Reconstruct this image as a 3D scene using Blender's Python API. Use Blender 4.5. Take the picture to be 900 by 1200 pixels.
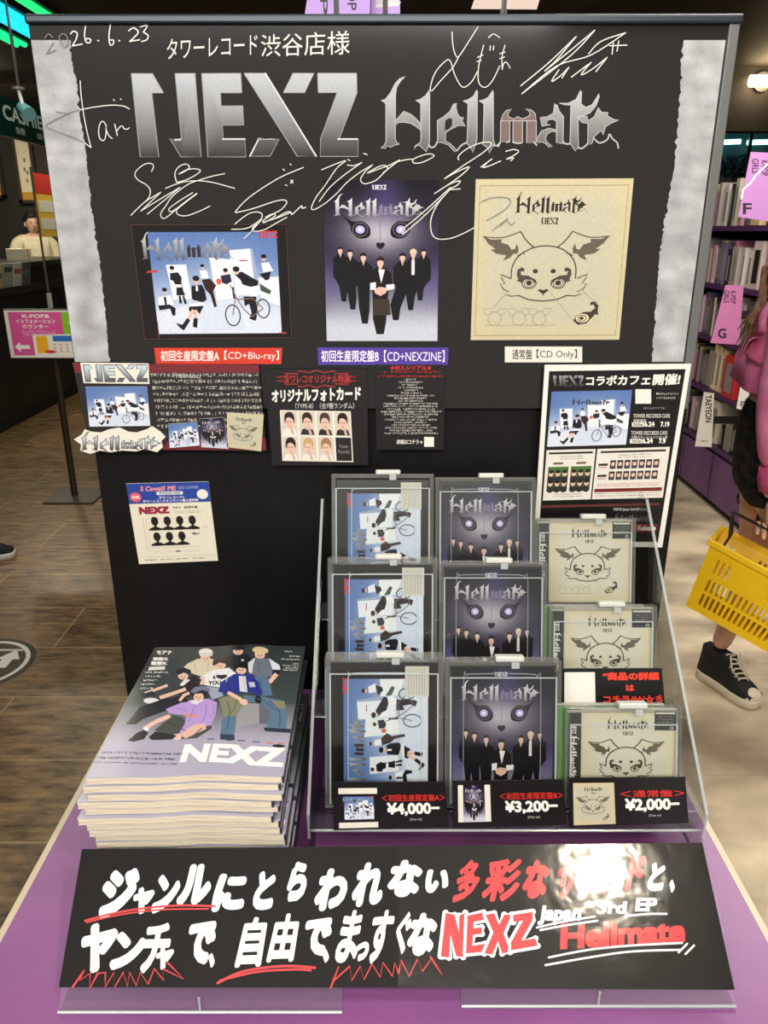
import bpy, bmesh, math, random
from mathutils import Vector, Matrix, noise
from mathutils.geometry import tessellate_polygon
for o in list(bpy.data.objects): bpy.data.objects.remove(o, do_unlink=True)
SC = bpy.context.scene
COL = SC.collection
R = math.radians
random.seed(7)

# ------------------------------------------------------------------ camera
FPX, PITCH, EYE = 902.0, R(20.0), Vector((0, 0, 1.5))
cam = bpy.data.cameras.new('camera'); camo = bpy.data.objects.new('camera', cam); COL.objects.link(camo)
camo.location = EYE; camo.rotation_euler = (R(90) - PITCH, 0, 0)
cam.sensor_fit = 'VERTICAL'; cam.sensor_height = 24.0; cam.lens = 24.0 * FPX / 1200.0
SC.cycles.transparent_max_bounces = 40
cam.clip_start = 0.02; cam.clip_end = 60
SC.camera = camo

# ------------------------------------------------------------------ light
w = bpy.data.worlds.new('shop'); SC.world = w; w.use_nodes = True
w.node_tree.nodes['Background'].inputs[0].default_value = (1.0, 0.95, 0.89, 1)
w.node_tree.nodes['Background'].inputs[1].default_value = 0.34
def area(name, loc, target, sx, sy, power, col=(1, .94, .86)):
    l = bpy.data.lights.new(name, 'AREA'); l.shape = 'RECTANGLE'; l.size = sx; l.size_y = sy; l.energy = power; l.color = col
    o = bpy.data.objects.new(name, l); COL.objects.link(o); o.location = loc
    o.rotation_euler = (Vector(target) - Vector(loc)).to_track_quat('-Z', 'Y').to_euler(); return o
area('aisle_light_front', (-0.4, -1.5, 2.64), (0, 1.0, 0.9), 2.4, 0.5, 82, (1, .965, .915))
area('aisle_light_overhead', (0.1, 0.35, 2.64), (0, 0.75, 0.8), 1.6, 0.35, 13)
area('aisle_light_right', (1.5, 2.7, 2.64), (1.4, 2.8, 0), 1.0, 1.8, 58, (1, .93, .84))
area('aisle_light_left', (-1.5, 3.2, 2.64), (-1.5, 3.2, 0), 0.8, 2.4, 20, (1, .9, .76))
area('counter_light', (-3.0, 7.2, 2.6), (-3.0, 7.6, 1.2), 1.4, 0.8, 26, (1, .9, .72))
vs = SC.view_settings
vs.view_transform = 'Standard'; vs.look = 'None'; vs.gamma = 1.0; vs.use_curve_mapping = False; vs.exposure = 0.42

# ------------------------------------------------------------------ projection of the photograph's points onto real planes
RT, FW, UP = Vector((1, 0, 0)), Vector((0, math.cos(PITCH), -math.sin(PITCH))), Vector((0, math.sin(PITCH), math.cos(PITCH)))
def ray(px, py): return RT * ((px - 450) / FPX) + UP * ((600 - py) / FPX) + FW
def onplane(px, py, P0, N):
    d = ray(px, py); return EYE + d * ((P0 - EYE).dot(N) / d.dot(N))
def onY(px, py, Y): d = ray(px, py); return EYE + d * (Y / d.y)
def onZ(px, py, Z): d = ray(px, py); return EYE + d * ((Z - 1.5) / d.z)
def topx(P): d = Vector(P) - EYE; k = FPX / d.dot(FW); return (450 + d.x * k, 600 - d.dot(UP) * k)
def onX(px, py, X): d = ray(px, py); return EYE + d * (X / d.x)

# ------------------------------------------------------------------ materials
def lin(c):
    c = c / 255.0
    return c / 12.92 if c <= 0.04045 else ((c + 0.055) / 1.055) ** 2.4
def lc(rgb): return (lin(rgb[0]), lin(rgb[1]), lin(rgb[2]), 1.0)
MATS = {}
def mat(name, rgb, rough=0.5, metal=0.0, spec=0.5, coat=0.0):
    if name in MATS: return MATS[name]
    m = bpy.data.materials.new(name); m.use_nodes = True
    b = m.node_tree.nodes['Principled BSDF']
    b.inputs['Base Color'].default_value = lc(rgb); b.inputs['Roughness'].default_value = rough
    b.inputs['Metallic'].default_value = metal; b.inputs['Specular IOR Level'].default_value = spec
    b.inputs['Coat Weight'].default_value = coat
    MATS[name] = m; return m
def noisy(name, rgb, rgb2, scale=8, rough=0.5, detail=6, bump=0.0, spec=0.5, stretch=(1, 1, 1), lo=.35, hi=.65):
    if name in MATS: return MATS[name]
    m = mat(name, rgb, rough, 0, spec); nt = m.node_tree; b = nt.nodes['Principled BSDF']
    tc = nt.nodes.new('ShaderNodeTexCoord'); mp = nt.nodes.new('ShaderNodeMapping'); mp.inputs['Scale'].default_value = stretch
    n = nt.nodes.new('ShaderNodeTexNoise'); n.inputs['Scale'].default_value = scale; n.inputs['Detail'].default_value = detail
    cr = nt.nodes.new('ShaderNodeValToRGB'); e = cr.color_ramp.elements
    e[0].position = lo; e[0].color = lc(rgb); e[1].position = hi; e[1].color = lc(rgb2)
    L = nt.links.new
    L(tc.outputs['Object'], mp.inputs[0]); L(mp.outputs[0], n.inputs['Vector']); L(n.outputs['Fac'], cr.inputs[0]); L(cr.outputs[0], b.inputs['Base Color'])
    if bump:
        bp = nt.nodes.new('ShaderNodeBump'); bp.inputs['Strength'].default_value = bump; bp.inputs['Distance'].default_value = 0.01
        L(n.outputs['Fac'], bp.inputs['Height']); L(bp.outputs[0], b.inputs['Normal'])
    return m
def ink(name, rough=0.5, spec=0.5, grain=0.0, ripple=0.0, coat=0.0, ripscale=(20, 20, 20)):
    """printed ink: the colour of each printed shape is stored on the print"""
    if name in MATS: return MATS[name]
    m = mat(name, (128, 128, 128), rough, 0, spec); nt = m.node_tree; b = nt.nodes['Principled BSDF']; L = nt.links.new
    a = nt.nodes.new('ShaderNodeVertexColor'); a.layer_name = 'ink'
    src = a.outputs[0]
    tc = nt.nodes.new('ShaderNodeTexCoord')
    if grain:
        n = nt.nodes.new('ShaderNodeTexNoise'); n.inputs['Scale'].default_value = 240; n.inputs['Detail'].default_value = 3
        L(tc.outputs['Object'], n.inputs['Vector'])
        mr = nt.nodes.new('ShaderNodeMapRange'); mr.inputs[1].default_value = .3; mr.inputs[2].default_value = .7
        mr.inputs[3].default_value = 1 - grain; mr.inputs[4].default_value = 1 + grain
        L(n.outputs['Fac'], mr.inputs[0])
        mx = nt.nodes.new('ShaderNodeMix'); mx.data_type = 'RGBA'; mx.blend_type = 'MULTIPLY'; mx.inputs[0].default_value = 1
        L(src, mx.inputs[6]); L(mr.outputs[0], mx.inputs[7]); src = mx.outputs[2]
    L(src, b.inputs['Base Color'])
    if coat: b.inputs['Coat Weight'].default_value = coat; b.inputs['Coat Roughness'].default_value = .11
    if ripple:
        n = nt.nodes.new('ShaderNodeTexNoise'); n.inputs['Scale'].default_value = 1; n.inputs['Detail'].default_value = 2
        mp = nt.nodes.new('ShaderNodeMapping'); mp.inputs['Scale'].default_value = ripscale
        L(tc.outputs['Object'], mp.inputs[0]); L(mp.outputs[0], n.inputs['Vector'])
        bp = nt.nodes.new('ShaderNodeBump'); bp.inputs['Strength'].default_value = ripple; bp.inputs['Distance'].default_value = .01
        L(n.outputs['Fac'], bp.inputs['Height']); L(bp.outputs[0], b.inputs['Normal'])
        if coat: L(bp.outputs[0], b.inputs['Coat Normal'])
    return m
def clear(name, tint=(235, 238, 236), gloss=.10, rough=.07):
    if name in MATS: return MATS[name]
    m = bpy.data.materials.new(name); m.use_nodes = True; nt = m.node_tree; nt.nodes.clear(); L = nt.links.new
    o = nt.nodes.new('ShaderNodeOutputMaterial'); mx = nt.nodes.new('ShaderNodeMixShader')
    t = nt.nodes.new('ShaderNodeBsdfTransparent'); t.inputs[0].default_value = lc(tint)
    g = nt.nodes.new('ShaderNodeBsdfGlossy'); g.inputs['Roughness'].default_value = rough
    lw = nt.nodes.new('ShaderNodeLayerWeight'); lw.inputs[0].default_value = .35
    ma = nt.nodes.new('ShaderNodeMath'); ma.operation = 'MULTIPLY_ADD'; ma.inputs[1].default_value = .55; ma.inputs[2].default_value = gloss
    L(lw.outputs['Fresnel'], ma.inputs[0]); L(ma.outputs[0], mx.inputs[0]); L(t.outputs[0], mx.inputs[1]); L(g.outputs[0], mx.inputs[2]); L(mx.outputs[0], o.inputs[0])
    MATS[name] = m; return m
def milky(name, rgb, fac):
    """cloudy plastic: part see-through, part diffuse"""
    if name in MATS: return MATS[name]
    m = bpy.data.materials.new(name); m.use_nodes = True; nt = m.node_tree; nt.nodes.clear(); L = nt.links.new
    o = nt.nodes.new('ShaderNodeOutputMaterial'); mx = nt.nodes.new('ShaderNodeMixShader'); mx.inputs[0].default_value = fac
    t = nt.nodes.new('ShaderNodeBsdfTransparent'); p = nt.nodes.new('ShaderNodeBsdfPrincipled')
    p.inputs['Base Color'].default_value = lc(rgb); p.inputs['Roughness'].default_value = .2
    L(t.outputs[0], mx.inputs[1]); L(p.outputs[0], mx.inputs[2]); L(mx.outputs[0], o.inputs[0]); MATS[name] = m; return m
def glow(name, rgb, s):
    if name in MATS: return MATS[name]
    m = mat(name, rgb, .5); b = m.node_tree.nodes['Principled BSDF']
    b.inputs['Emission Color'].default_value = lc(rgb); b.inputs['Emission Strength'].default_value = s; return m

# ------------------------------------------------------------------ object helpers
def link(name, me, m=None, parent=None):
    o = bpy.data.objects.new(name, me); COL.objects.link(o)
    if m is not None:
        for k in (m if isinstance(m, (list, tuple)) else [m]): me.materials.append(k)
    if parent is not None: o.parent = parent
    return o
def obj(name, bm, m, parent=None, smooth=False):
    me = bpy.data.meshes.new(name); bmesh.ops.recalc_face_normals(bm, faces=bm.faces); bm.to_mesh(me); bm.free()
    if smooth:
        for p in me.polygons: p.use_smooth = True
    return link(name, me, m, parent)
def tag(o, label=None, cat=None, group=None, kind=None):
    if label: o['label'] = label
    if cat: o['category'] = cat
    if group: o['group'] = group
    if kind: o['kind'] = kind
    return o
def thing(name, label, cat, loc=(0, 0, 0), rot=(0, 0, 0), group=None):
    o = bpy.data.objects.new(name, None); COL.objects.link(o); o.location = loc; o.rotation_euler = rot; o.empty_display_size = .05
    return tag(o, label, cat, group)
def dup(root, loc=None, rot=None, label=None, group=None, skip=()):
    r = root.copy(); COL.objects.link(r)
    if loc is not None: r.location = loc
    if rot is not None: r.rotation_euler = rot
    if label: r['label'] = label
    if group: r['group'] = group
    for ch in list(root.children):
        if ch.name.split('.')[0] in skip: continue
        c = ch.copy(); COL.objects.link(c); c.parent = r
        for g in list(ch.children):
            d = g.copy(); COL.objects.link(d); d.parent = c
    return r
def box(bm, x0, y0, z0, x1, y1, z1, mi=0, bev=0.0):
    vs = [bm.verts.new(p) for p in ((x0,y0,z0),(x1,y0,z0),(x1,y1,z0),(x0,y1,z0),(x0,y0,z1),(x1,y0,z1),(x1,y1,z1),(x0,y1,z1))]
    fs = []
    for q in ((0,3,2,1),(4,5,6,7),(0,1,5,4),(1,2,6,5),(2,3,7,6),(3,0,4,7)):
        f = bm.faces.new([vs[i] for i in q]); f.material_index = mi; fs.append(f)
    if bev:
        es = {e for f in fs for e in f.edges}
        bmesh.ops.bevel(bm, geom=list(es), offset=bev, segments=2, affect='EDGES', profile=.5)
def B(name, dims, m, parent=None, bev=0.0):
    bm = bmesh.new(); box(bm, *dims, bev=bev); return obj(name, bm, m, parent)
def cyl(bm, p0, p1, r0, r1=None, n=16, caps=True):
    r1 = r0 if r1 is None else r1; p0, p1 = Vector(p0), Vector(p1); d = (p1 - p0).normalized()
    a = d.orthogonal().normalized(); b = d.cross(a)
    A = [bm.verts.new(p0 + (a * math.cos(t) + b * math.sin(t)) * r0) for t in [2 * math.pi * i / n for i in range(n)]]
    Bv = [bm.verts.new(p1 + (a * math.cos(t) + b * math.sin(t)) * r1) for t in [2 * math.pi * i / n for i in range(n)]]
    for i in range(n): bm.faces.new((A[i], A[(i + 1) % n], Bv[(i + 1) % n], Bv[i]))
    if caps: bm.faces.new(A[::-1]); bm.faces.new(Bv)
def tube(bm, pts, r, n=8):
    pts = [Vector(p) for p in pts]; rings = []
    for i, p in enumerate(pts):
        d = (pts[min(i + 1, len(pts) - 1)] - pts[max(i - 1, 0)]).normalized()
        a = d.cross(Vector((.31, .27, .91))).normalized(); b = d.cross(a)
        rr = r[i] if isinstance(r, (list, tuple)) else r
        rings.append([bm.verts.new(p + (a * math.cos(2 * math.pi * k / n) + b * math.sin(2 * math.pi * k / n)) * rr) for k in range(n)])
    for i in range(len(rings) - 1):
        for k in range(n): bm.faces.new((rings[i][k], rings[i][(k + 1) % n], rings[i + 1][(k + 1) % n], rings[i + 1][k]))
    bm.faces.new(rings[0][::-1]); bm.faces.new(rings[-1])
def slab(bm, pts, off):
    """a plate: outline pts (3D, planar) thickened by the vector off"""
    a = [bm.verts.new(p) for p in pts]; b = [bm.verts.new(Vector(p) + Vector(off)) for p in pts]; n = len(a)
    bm.faces.new(a); bm.faces.new(b[::-1])
    for i in range(n): bm.faces.new((a[i], b[i], b[(i + 1) % n], a[(i + 1) % n]))

# ------------------------------------------------------------------ printed artwork
_TX = {}
def textmesh(s, bold, shear):
    k = (s, shear)
    if k not in _TX:
        c = bpy.data.curves.new('lettering', 'FONT'); c.body = s; c.resolution_u = 3; c.shear = shear
        o = bpy.data.objects.new('lettering', c); COL.objects.link(o)
        me = bpy.data.meshes.new_from_object(o.evaluated_get(bpy.context.evaluated_depsgraph_get()))
        v = [(q.co.x, q.co.y) for q in me.vertices]; f = [tuple(p.vertices) for p in me.polygons]
        bpy.data.objects.remove(o); bpy.data.curves.remove(c); bpy.data.meshes.remove(me)
        _TX[k] = (v, f)
    v, f = _TX[k]; V, Fs, Ls = [], [], []
    ds = [(0, 0)]
    if bold: ds += [(bold * p, bold * q) for p, q in (((-1,-1),(0,-1),(1,-1),(1,0),(1,1),(0,1),(-1,1),(-1,0)) if bold > .03 and s.isascii() else [(math.cos(t * math.pi / 6), math.sin(t * math.pi / 6)) for t in range(12)] if bold > .03 else ((-.8,-.8),(.8,-.8),(.8,.8),(-.8,.8)))]
    if bold > .05: ds += [(bold * .5 * math.cos(t * math.pi / 4), bold * .5 * math.sin(t * math.pi / 4)) for t in range(8)]
    for kk, (dx, dy) in enumerate(ds):
        Ls += [kk * .01] * len(v); b = len(V); V += [(x + dx, y + dy) for x, y in v]; Fs += [tuple(b + i for i in q) for q in f]
    xs = [q[0] for q in V] or [0, 1]; ys = [q[1] for q in V] or [0, 1]
    x0, x1, y0, y1 = min(xs), max(xs), min(ys), max(ys)
    return [((x - x0) / max(x1 - x0, 1e-6), 1 - (y - y0) / max(y1 - y0, 1e-6)) for x, y in V], Fs, Ls
def quadmap(tl, tr, br, bl):
    """projective map of the unit square (v down) onto a quad"""
    (x0, y0), (x1, y1), (x2, y2), (x3, y3) = tl, tr, br, bl
    dx1, dx2, dx3 = x1 - x2, x3 - x2, x0 - x1 + x2 - x3
    dy1, dy2, dy3 = y1 - y2, y3 - y2, y0 - y1 + y2 - y3
    det = dx1 * dy2 - dx2 * dy1
    g = (dx3 * dy2 - dx2 * dy3) / det; h = (dx1 * dy3 - dx3 * dy1) / det
    a, b, c, d, e, f = x1 - x0 + g * x1, x3 - x0 + h * x3, x0, y1 - y0 + g * y1, y3 - y0 + h * y3, y0
    return lambda u, v: ((a * u + b * v + c) / (g * u + h * v + 1), (d * u + e * v + f) / (g * u + h * v + 1))
def rectmap(x0, y0, x1, y1): return lambda u, v: (x0 + (x1 - x0) * u, y0 + (y1 - y0) * v)
def smooth_pts(pts, n=5):
    if len(pts) < 3: return pts
    P = [pts[0]] + list(pts) + [pts[-1]]; out = []
    for i in range(1, len(P) - 2):
        for k in range(n):
            t = k / n; q = []
            for j in (0, 1):
                p0, p1, p2, p3 = P[i-1][j], P[i][j], P[i+1][j], P[i+2][j]
                q.append(.5 * ((2*p1) + (-p0+p2)*t + (2*p0-5*p1+4*p2-p3)*t*t + (-p0+3*p1-3*p2+p3)*t**3))
            out.append(tuple(q))
    out.append(tuple(pts[-1])); return out
def circ(cx, cy, rx, ry=None, n=14):
    ry = rx if ry is None else ry
    return [(cx + rx * math.cos(2 * math.pi * i / n), cy + ry * math.sin(2 * math.pi * i / n)) for i in range(n)]
class Art:
    def __init__(s, T=None, store=None, dl=0):
        s.dl = dl; s.T = T or (lambda x, y: (x, y)); s.S = store if store is not None else {'v': [], 'f': [], 'c': []}
    def sub(s, T): 
        P = s.T; return Art(lambda x, y: P(*T(x, y)), s.S, s.dl)
    def lift(s, n): return Art(s.T, s.S, s.dl + n)
    def unit(s, x0, y0, x1, y1):
        """view whose own coordinates x0..x1, y0..y1 fill this art's unit square"""
        return s.sub(lambda x, y: ((x - x0) / (x1 - x0), (y - y0) / (y1 - y0)))
    def raw(s, verts, faces, col, L, ls=None):
        b = len(s.S['v']); fn = callable(col)
        for i, (x, y) in enumerate(verts):
            u, v = s.T(x, y); s.S['v'].append((u, v, 1 + s.S.get('k', 0) * .02 + (ls[i] if ls else 0))); s.S['c'].append(lc(col(x, y) if fn else col))
        for f in faces: s.S['f'].append(tuple(b + i for i in f))
    def bump(s, n=1): s.S['k'] = s.S.get('k', 0) + (0 if s.S.get('hold') else n)
    def poly(s, pts, col, L=1, holes=()):
        s.bump()
        loops = [[Vector((x, y, 0)) for x, y in l] for l in [pts] + list(holes)]
        s.raw([q for l in [pts] + list(holes) for q in l], tessellate_polygon(loops), col, L)
    def rect(s, x0, y0, x1, y1, col, L=1): s.bump(); s.raw([(x0, y0), (x1, y0), (x1, y1), (x0, y1)], [(0, 1, 2, 3)], col, L)
    def grid(s, x0, y0, x1, y1, nx, ny, col, L=1):
        s.bump()
        v = [(x0 + (x1 - x0) * i / nx, y0 + (y1 - y0) * j / ny) for j in range(ny + 1) for i in range(nx + 1)]
        f = [(j*(nx+1)+i, j*(nx+1)+i+1, (j+1)*(nx+1)+i+1, (j+1)*(nx+1)+i) for j in range(ny) for i in range(nx)]
        s.raw(v, f, col, L)
    def ell(s, cx, cy, rx, ry, col, L=1, n=14):
        s.bump(); s.raw(circ(cx, cy, rx, ry, n), [tuple(range(n))], col, L)
    def ring(s, cx, cy, rx, ry, w, col, L=1, n=24):
        s.bump()
        a = circ(cx, cy, rx, ry, n); b = circ(cx, cy, rx - w, ry - w, n)
        s.raw(a + b, [(i, (i+1) % n, n + (i+1) % n, n + i) for i in range(n)], col, L)
    def stroke(s, pts, wd, col, L=1, sm=True, closed=False, cap=True):
        s.bump()
        if sm: pts = smooth_pts(pts)
        if closed: pts = list(pts) + [pts[0]]
        q = [pts[0]]
        for p in pts[1:]:
            if abs(p[0]-q[-1][0]) + abs(p[1]-q[-1][1]) > 1e-6: q.append(p)
        pts = q; n = len(pts)
        if n < 2: return
        V, Fc = [], []
        for i, p in enumerate(pts):
            a, b = pts[max(i-1, 0)], pts[min(i+1, n-1)]
            dx, dy = b[0]-a[0], b[1]-a[1]; l = math.hypot(dx, dy) or 1e-6
            wi = (wd(i/(n-1)) if callable(wd) else wd) / 2
            V += [(p[0]-dy/l*wi, p[1]+dx/l*wi), (p[0]+dy/l*wi, p[1]-dx/l*wi)]
        for i in range(n-1): Fc.append((2*i, 2*i+1, 2*i+3, 2*i+2))
        s.raw(V, Fc, col, L)
        if cap and not callable(wd):
            for p in (pts[0], pts[-1]): s.ell(p[0], p[1], wd/2, wd/2, col, L, 8)
    def text(s, t, x0, y0, x1, y1, col, L=2, bold=0.0, shear=0.0, quad=None, rot=0):
        v, f, ls = textmesh(t, bold, shear); s.bump()
        if rot == 90: v = [(1 - b, a) for a, b in v]       # reads downwards
        if rot == -90: v = [(b, 1 - a) for a, b in v]      # reads upwards
        T = quadmap(*quad) if quad else rectmap(x0, y0, x1, y1)
        s.raw([T(a, b) for a, b in v], f, col, L, ls); s.bump(9 if bold > .05 else 5 if bold > .03 else 3)
    def squiggle(s, x0, x1, y, h, col, L=2, dens=1.0):
        """a line of handwriting or print too small to read"""
        x = x0; s.bump(); s.S['hold'] = 1
        while x < x1:
            wd = h * random.uniform(.45, .9)
            for _ in range(random.choice((2, 3, 3))):
                if random.random() < .5: s.rect(x, y + random.uniform(0, h*.8), x + wd, y + random.uniform(0, h*.8) + h*.13, col, L)
                else:
                    q = x + random.uniform(0, wd*.85); s.rect(q, y, q + h*.15, y + h*random.uniform(.6, 1), col, L)
            x += wd + h * .22 / dens
        s.S['hold'] = 0
    def build(s, name, mp, m, parent=None, step=.00012):
        me = bpy.data.meshes.new(name)
        me.from_pydata([mp(u, v, L * step) for u, v, L in s.S['v']], [], s.S['f'])
        ca = me.color_attributes.new('ink', 'FLOAT_COLOR', 'POINT')
        ca.data.foreach_set('color', [k for c in s.S['c'] for k in c])
        me.update(); return link(name, me, m, parent)
def mix(a, b, t):
    t = max(0.0, min(1.0, t)); return tuple(a[i] + (b[i] - a[i]) * t for i in range(3))
def planemap(P0, N):
    """photo pixel -> point of the plane, raised towards the viewer by the ink's layer"""
    n = N.normalized()
    if n.dot(EYE - P0) < 0: n = -n
    return lambda u, v, h: onplane(u, v, P0, n) + n * h
# ------------------------------------------------------------------ logos and covers, drawn once and used on every print
def zz(pts, ox, oy, s): return [(ox + x / s, oy + y / s) for x, y in pts]
_h1 = lambda p: zz(p, 440, 80, 5.625)
_h2 = lambda p: zz(p, 580, 80, 5.625)
HELL = [  # (outline, holes, is_m)
 (_h1([(38,212),(65,205),(100,160),(130,100),(160,68),(198,52),(165,85),(140,125),(132,180),(130,470),(140,488),(160,500),(130,505),(100,520),(75,510),(65,528),(35,525),(60,505),(70,480),(68,240),(60,225)]), [], 0),
 (_h1([(128,350),(188,283),(235,305),(275,340),(299,370),(299,412),(270,385),(230,362),(185,355),(150,358),(130,378)]), [], 0),
 (_h1([(265,212),(295,205),(330,180),(355,143),(358,160),(356,480),(350,510),(335,550),(310,525),(285,505),(265,515),(255,535),(262,512),(295,490),(300,470),(298,235),(285,222)]), [], 0),
 (_h1([(408,345),(450,320),(490,285),(515,235),(535,232),(530,255),(540,300),(560,325),(582,325),(570,345),(592,380),(545,377),(490,405),(462,425),(460,480),(490,495),(520,525),(535,545),(525,550),(480,505),(440,490),(410,490)]),
   [_h1([(457,408),(460,345),(485,328),(505,335),(505,375),(480,405)])], 0),
 (_h1([(578,215),(610,208),(645,185),(668,143),(672,150),(668,470),(660,500),(640,555),(625,520),(600,490),(605,470),(610,235)]), [], 0),
 (_h1([(683,215),(715,208),(745,190),(775,143),(777,160),(776,470),(790,510),(770,515),(752,560),(735,520),(705,500),(712,470),(715,235)]), [], 0),
 (_h2([(38,345),(98,345),(98,485),(36,485)]), [], 2), (_h2([(120,345),(150,340),(182,345),(182,490),(118,490)]), [], 2), (_h2([(210,345),(272,345),(272,490),(208,490)]), [], 2),
 (_h2([(40,347),(50,310),(75,278),(110,270),(90,290),(85,315),(100,326),(125,336),(150,318),(180,334),(205,325),(230,310),(228,285),(200,268),(240,275),(265,300),(272,347),(150,347)]), [], 1),
 (_h2([(300,325),(345,320),(385,295),(393,232),(410,245),(425,285),(452,318),(448,480),(465,497),(440,495),(405,490),(405,350),(380,335),(350,340),(335,365),(365,372),(310,382)]), [], 0),
 (_h2([(410,408),(355,395),(305,415),(280,460),(282,490),(310,485),(335,497),(355,520),(378,517),(345,490),(332,465),(345,432),(375,415),(410,420)]), [], 0),
 (_h2([(425,230),(480,232),(535,205),(562,148),(571,152),(568,235),(600,258),(640,240),(686,168),(688,185),(665,250),(625,295),(590,308),(555,320),(548,350),(550,520),(530,545),(495,495),(500,245),(460,240)]), [], 0),
 (_h2([(540,320),(605,315),(618,345),(655,320),(682,258),(703,290),(745,292),(742,315),(782,338),(818,340),(765,362),(728,385),(712,440),(695,412),(650,455),(640,495),(612,505),(613,365),(575,358)]), [], 0)]
HELLS = [_h1([(350,500),(365,522),(390,515),(408,485)]), _h1([(535,545),(570,505),(605,490)]), _h1([(775,505),(800,510),(825,485)]), _h2([(36,485),(20,520)]),
 _h2([(75,490),(100,480)]), _h2([(650,462),(690,492),(740,470),(755,435),(775,465),(805,490),(814,530)]), _h2([(545,520),(575,528),(612,495)]), _h2([(445,480),(465,498),(495,497)]), _h2([(115,485),(145,495),(180,490)]), _h2([(255,485),(278,510)])]
HB = (446.0, 89.0, 725.5, 179.5)
_n1 = lambda p: zz(p, 150, 80, 6.4286)
_n2 = lambda p: zz(p, 280, 80, 6.0)
NEX = [_n1([(25,40),(185,40),(268,187),(180,187),(232,668),(92,668)]), _n1([(355,40),(505,38),(550,668),(400,668),(315,530),(403,530)]),
 _n1([(555,40),(850,38),(858,185),(697,185),(703,285),(865,283),(872,428),(712,428),(718,535),(880,535),(888,668),(603,668)]),
 _n2([(35,35),(188,35),(545,618),(410,618)]), _n2([(380,35),(528,35),(462,172),(312,172)]), _n2([(142,495),(285,495),(220,618),(75,618)]),
 _n2([(553,35),(828,35),(830,172),(705,495),(838,495),(838,620),(572,620),(575,495),(690,172),(558,172)])]
NB = (154.0, 86.0, 419.7, 184.0)
def hellmate(a, box_, col, L=3, mcol=None, swash=True, fine=True, edge=None):
    """the title lettering fitted to box_; col may be a function of (height 0..1)"""
    x0, y0, x1, y1 = box_
    fx = lambda p: [(x0 + (x - HB[0]) / (HB[2] - HB[0]) * (x1 - x0), y0 + (y - HB[1]) / (HB[3] - HB[1]) * (y1 - y0)) for x, y in p]
    cf = (lambda x, y: col((y - y0) / (y1 - y0))) if callable(col) else col
    mf = cf if mcol is None else ((lambda x, y: mcol((y - y0) / (y1 - y0))) if callable(mcol) else mcol)
    for kk, (out, holes, ism) in enumerate(HELL):
        a.poly(fx(out), mf if ism else cf, L + kk * .05, [fx(h) for h in holes])
        if edge: a.stroke(fx(out), edge[0], edge[1], L + .85, sm=False, closed=True, cap=False)
    if swash:
        for q in HELLS: a.stroke(fx(q), (x1 - x0) * .006, cf if not edge else edge[1], L + .8, sm=fine, cap=False)
def nexz(a, box_, col, L=3, edge=None):
    x0, y0, x1, y1 = box_
    fx = lambda p: [(x0 + (x - NB[0]) / (NB[2] - NB[0]) * (x1 - x0), y0 + (y - NB[1]) / (NB[3] - NB[1]) * (y1 - y0)) for x, y in p]
    cf = (lambda x, y: col((y - y0) / (y1 - y0))) if callable(col) else col
    for q in NEX:
        a.poly(fx(q), cf, L)
        if edge: a.stroke(fx(q), edge[0], edge[1], L + .85, sm=False, closed=True, cap=False)
SKIN = (222, 184, 165); INKY = (26, 26, 33); PALE = (232, 233, 240)
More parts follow.
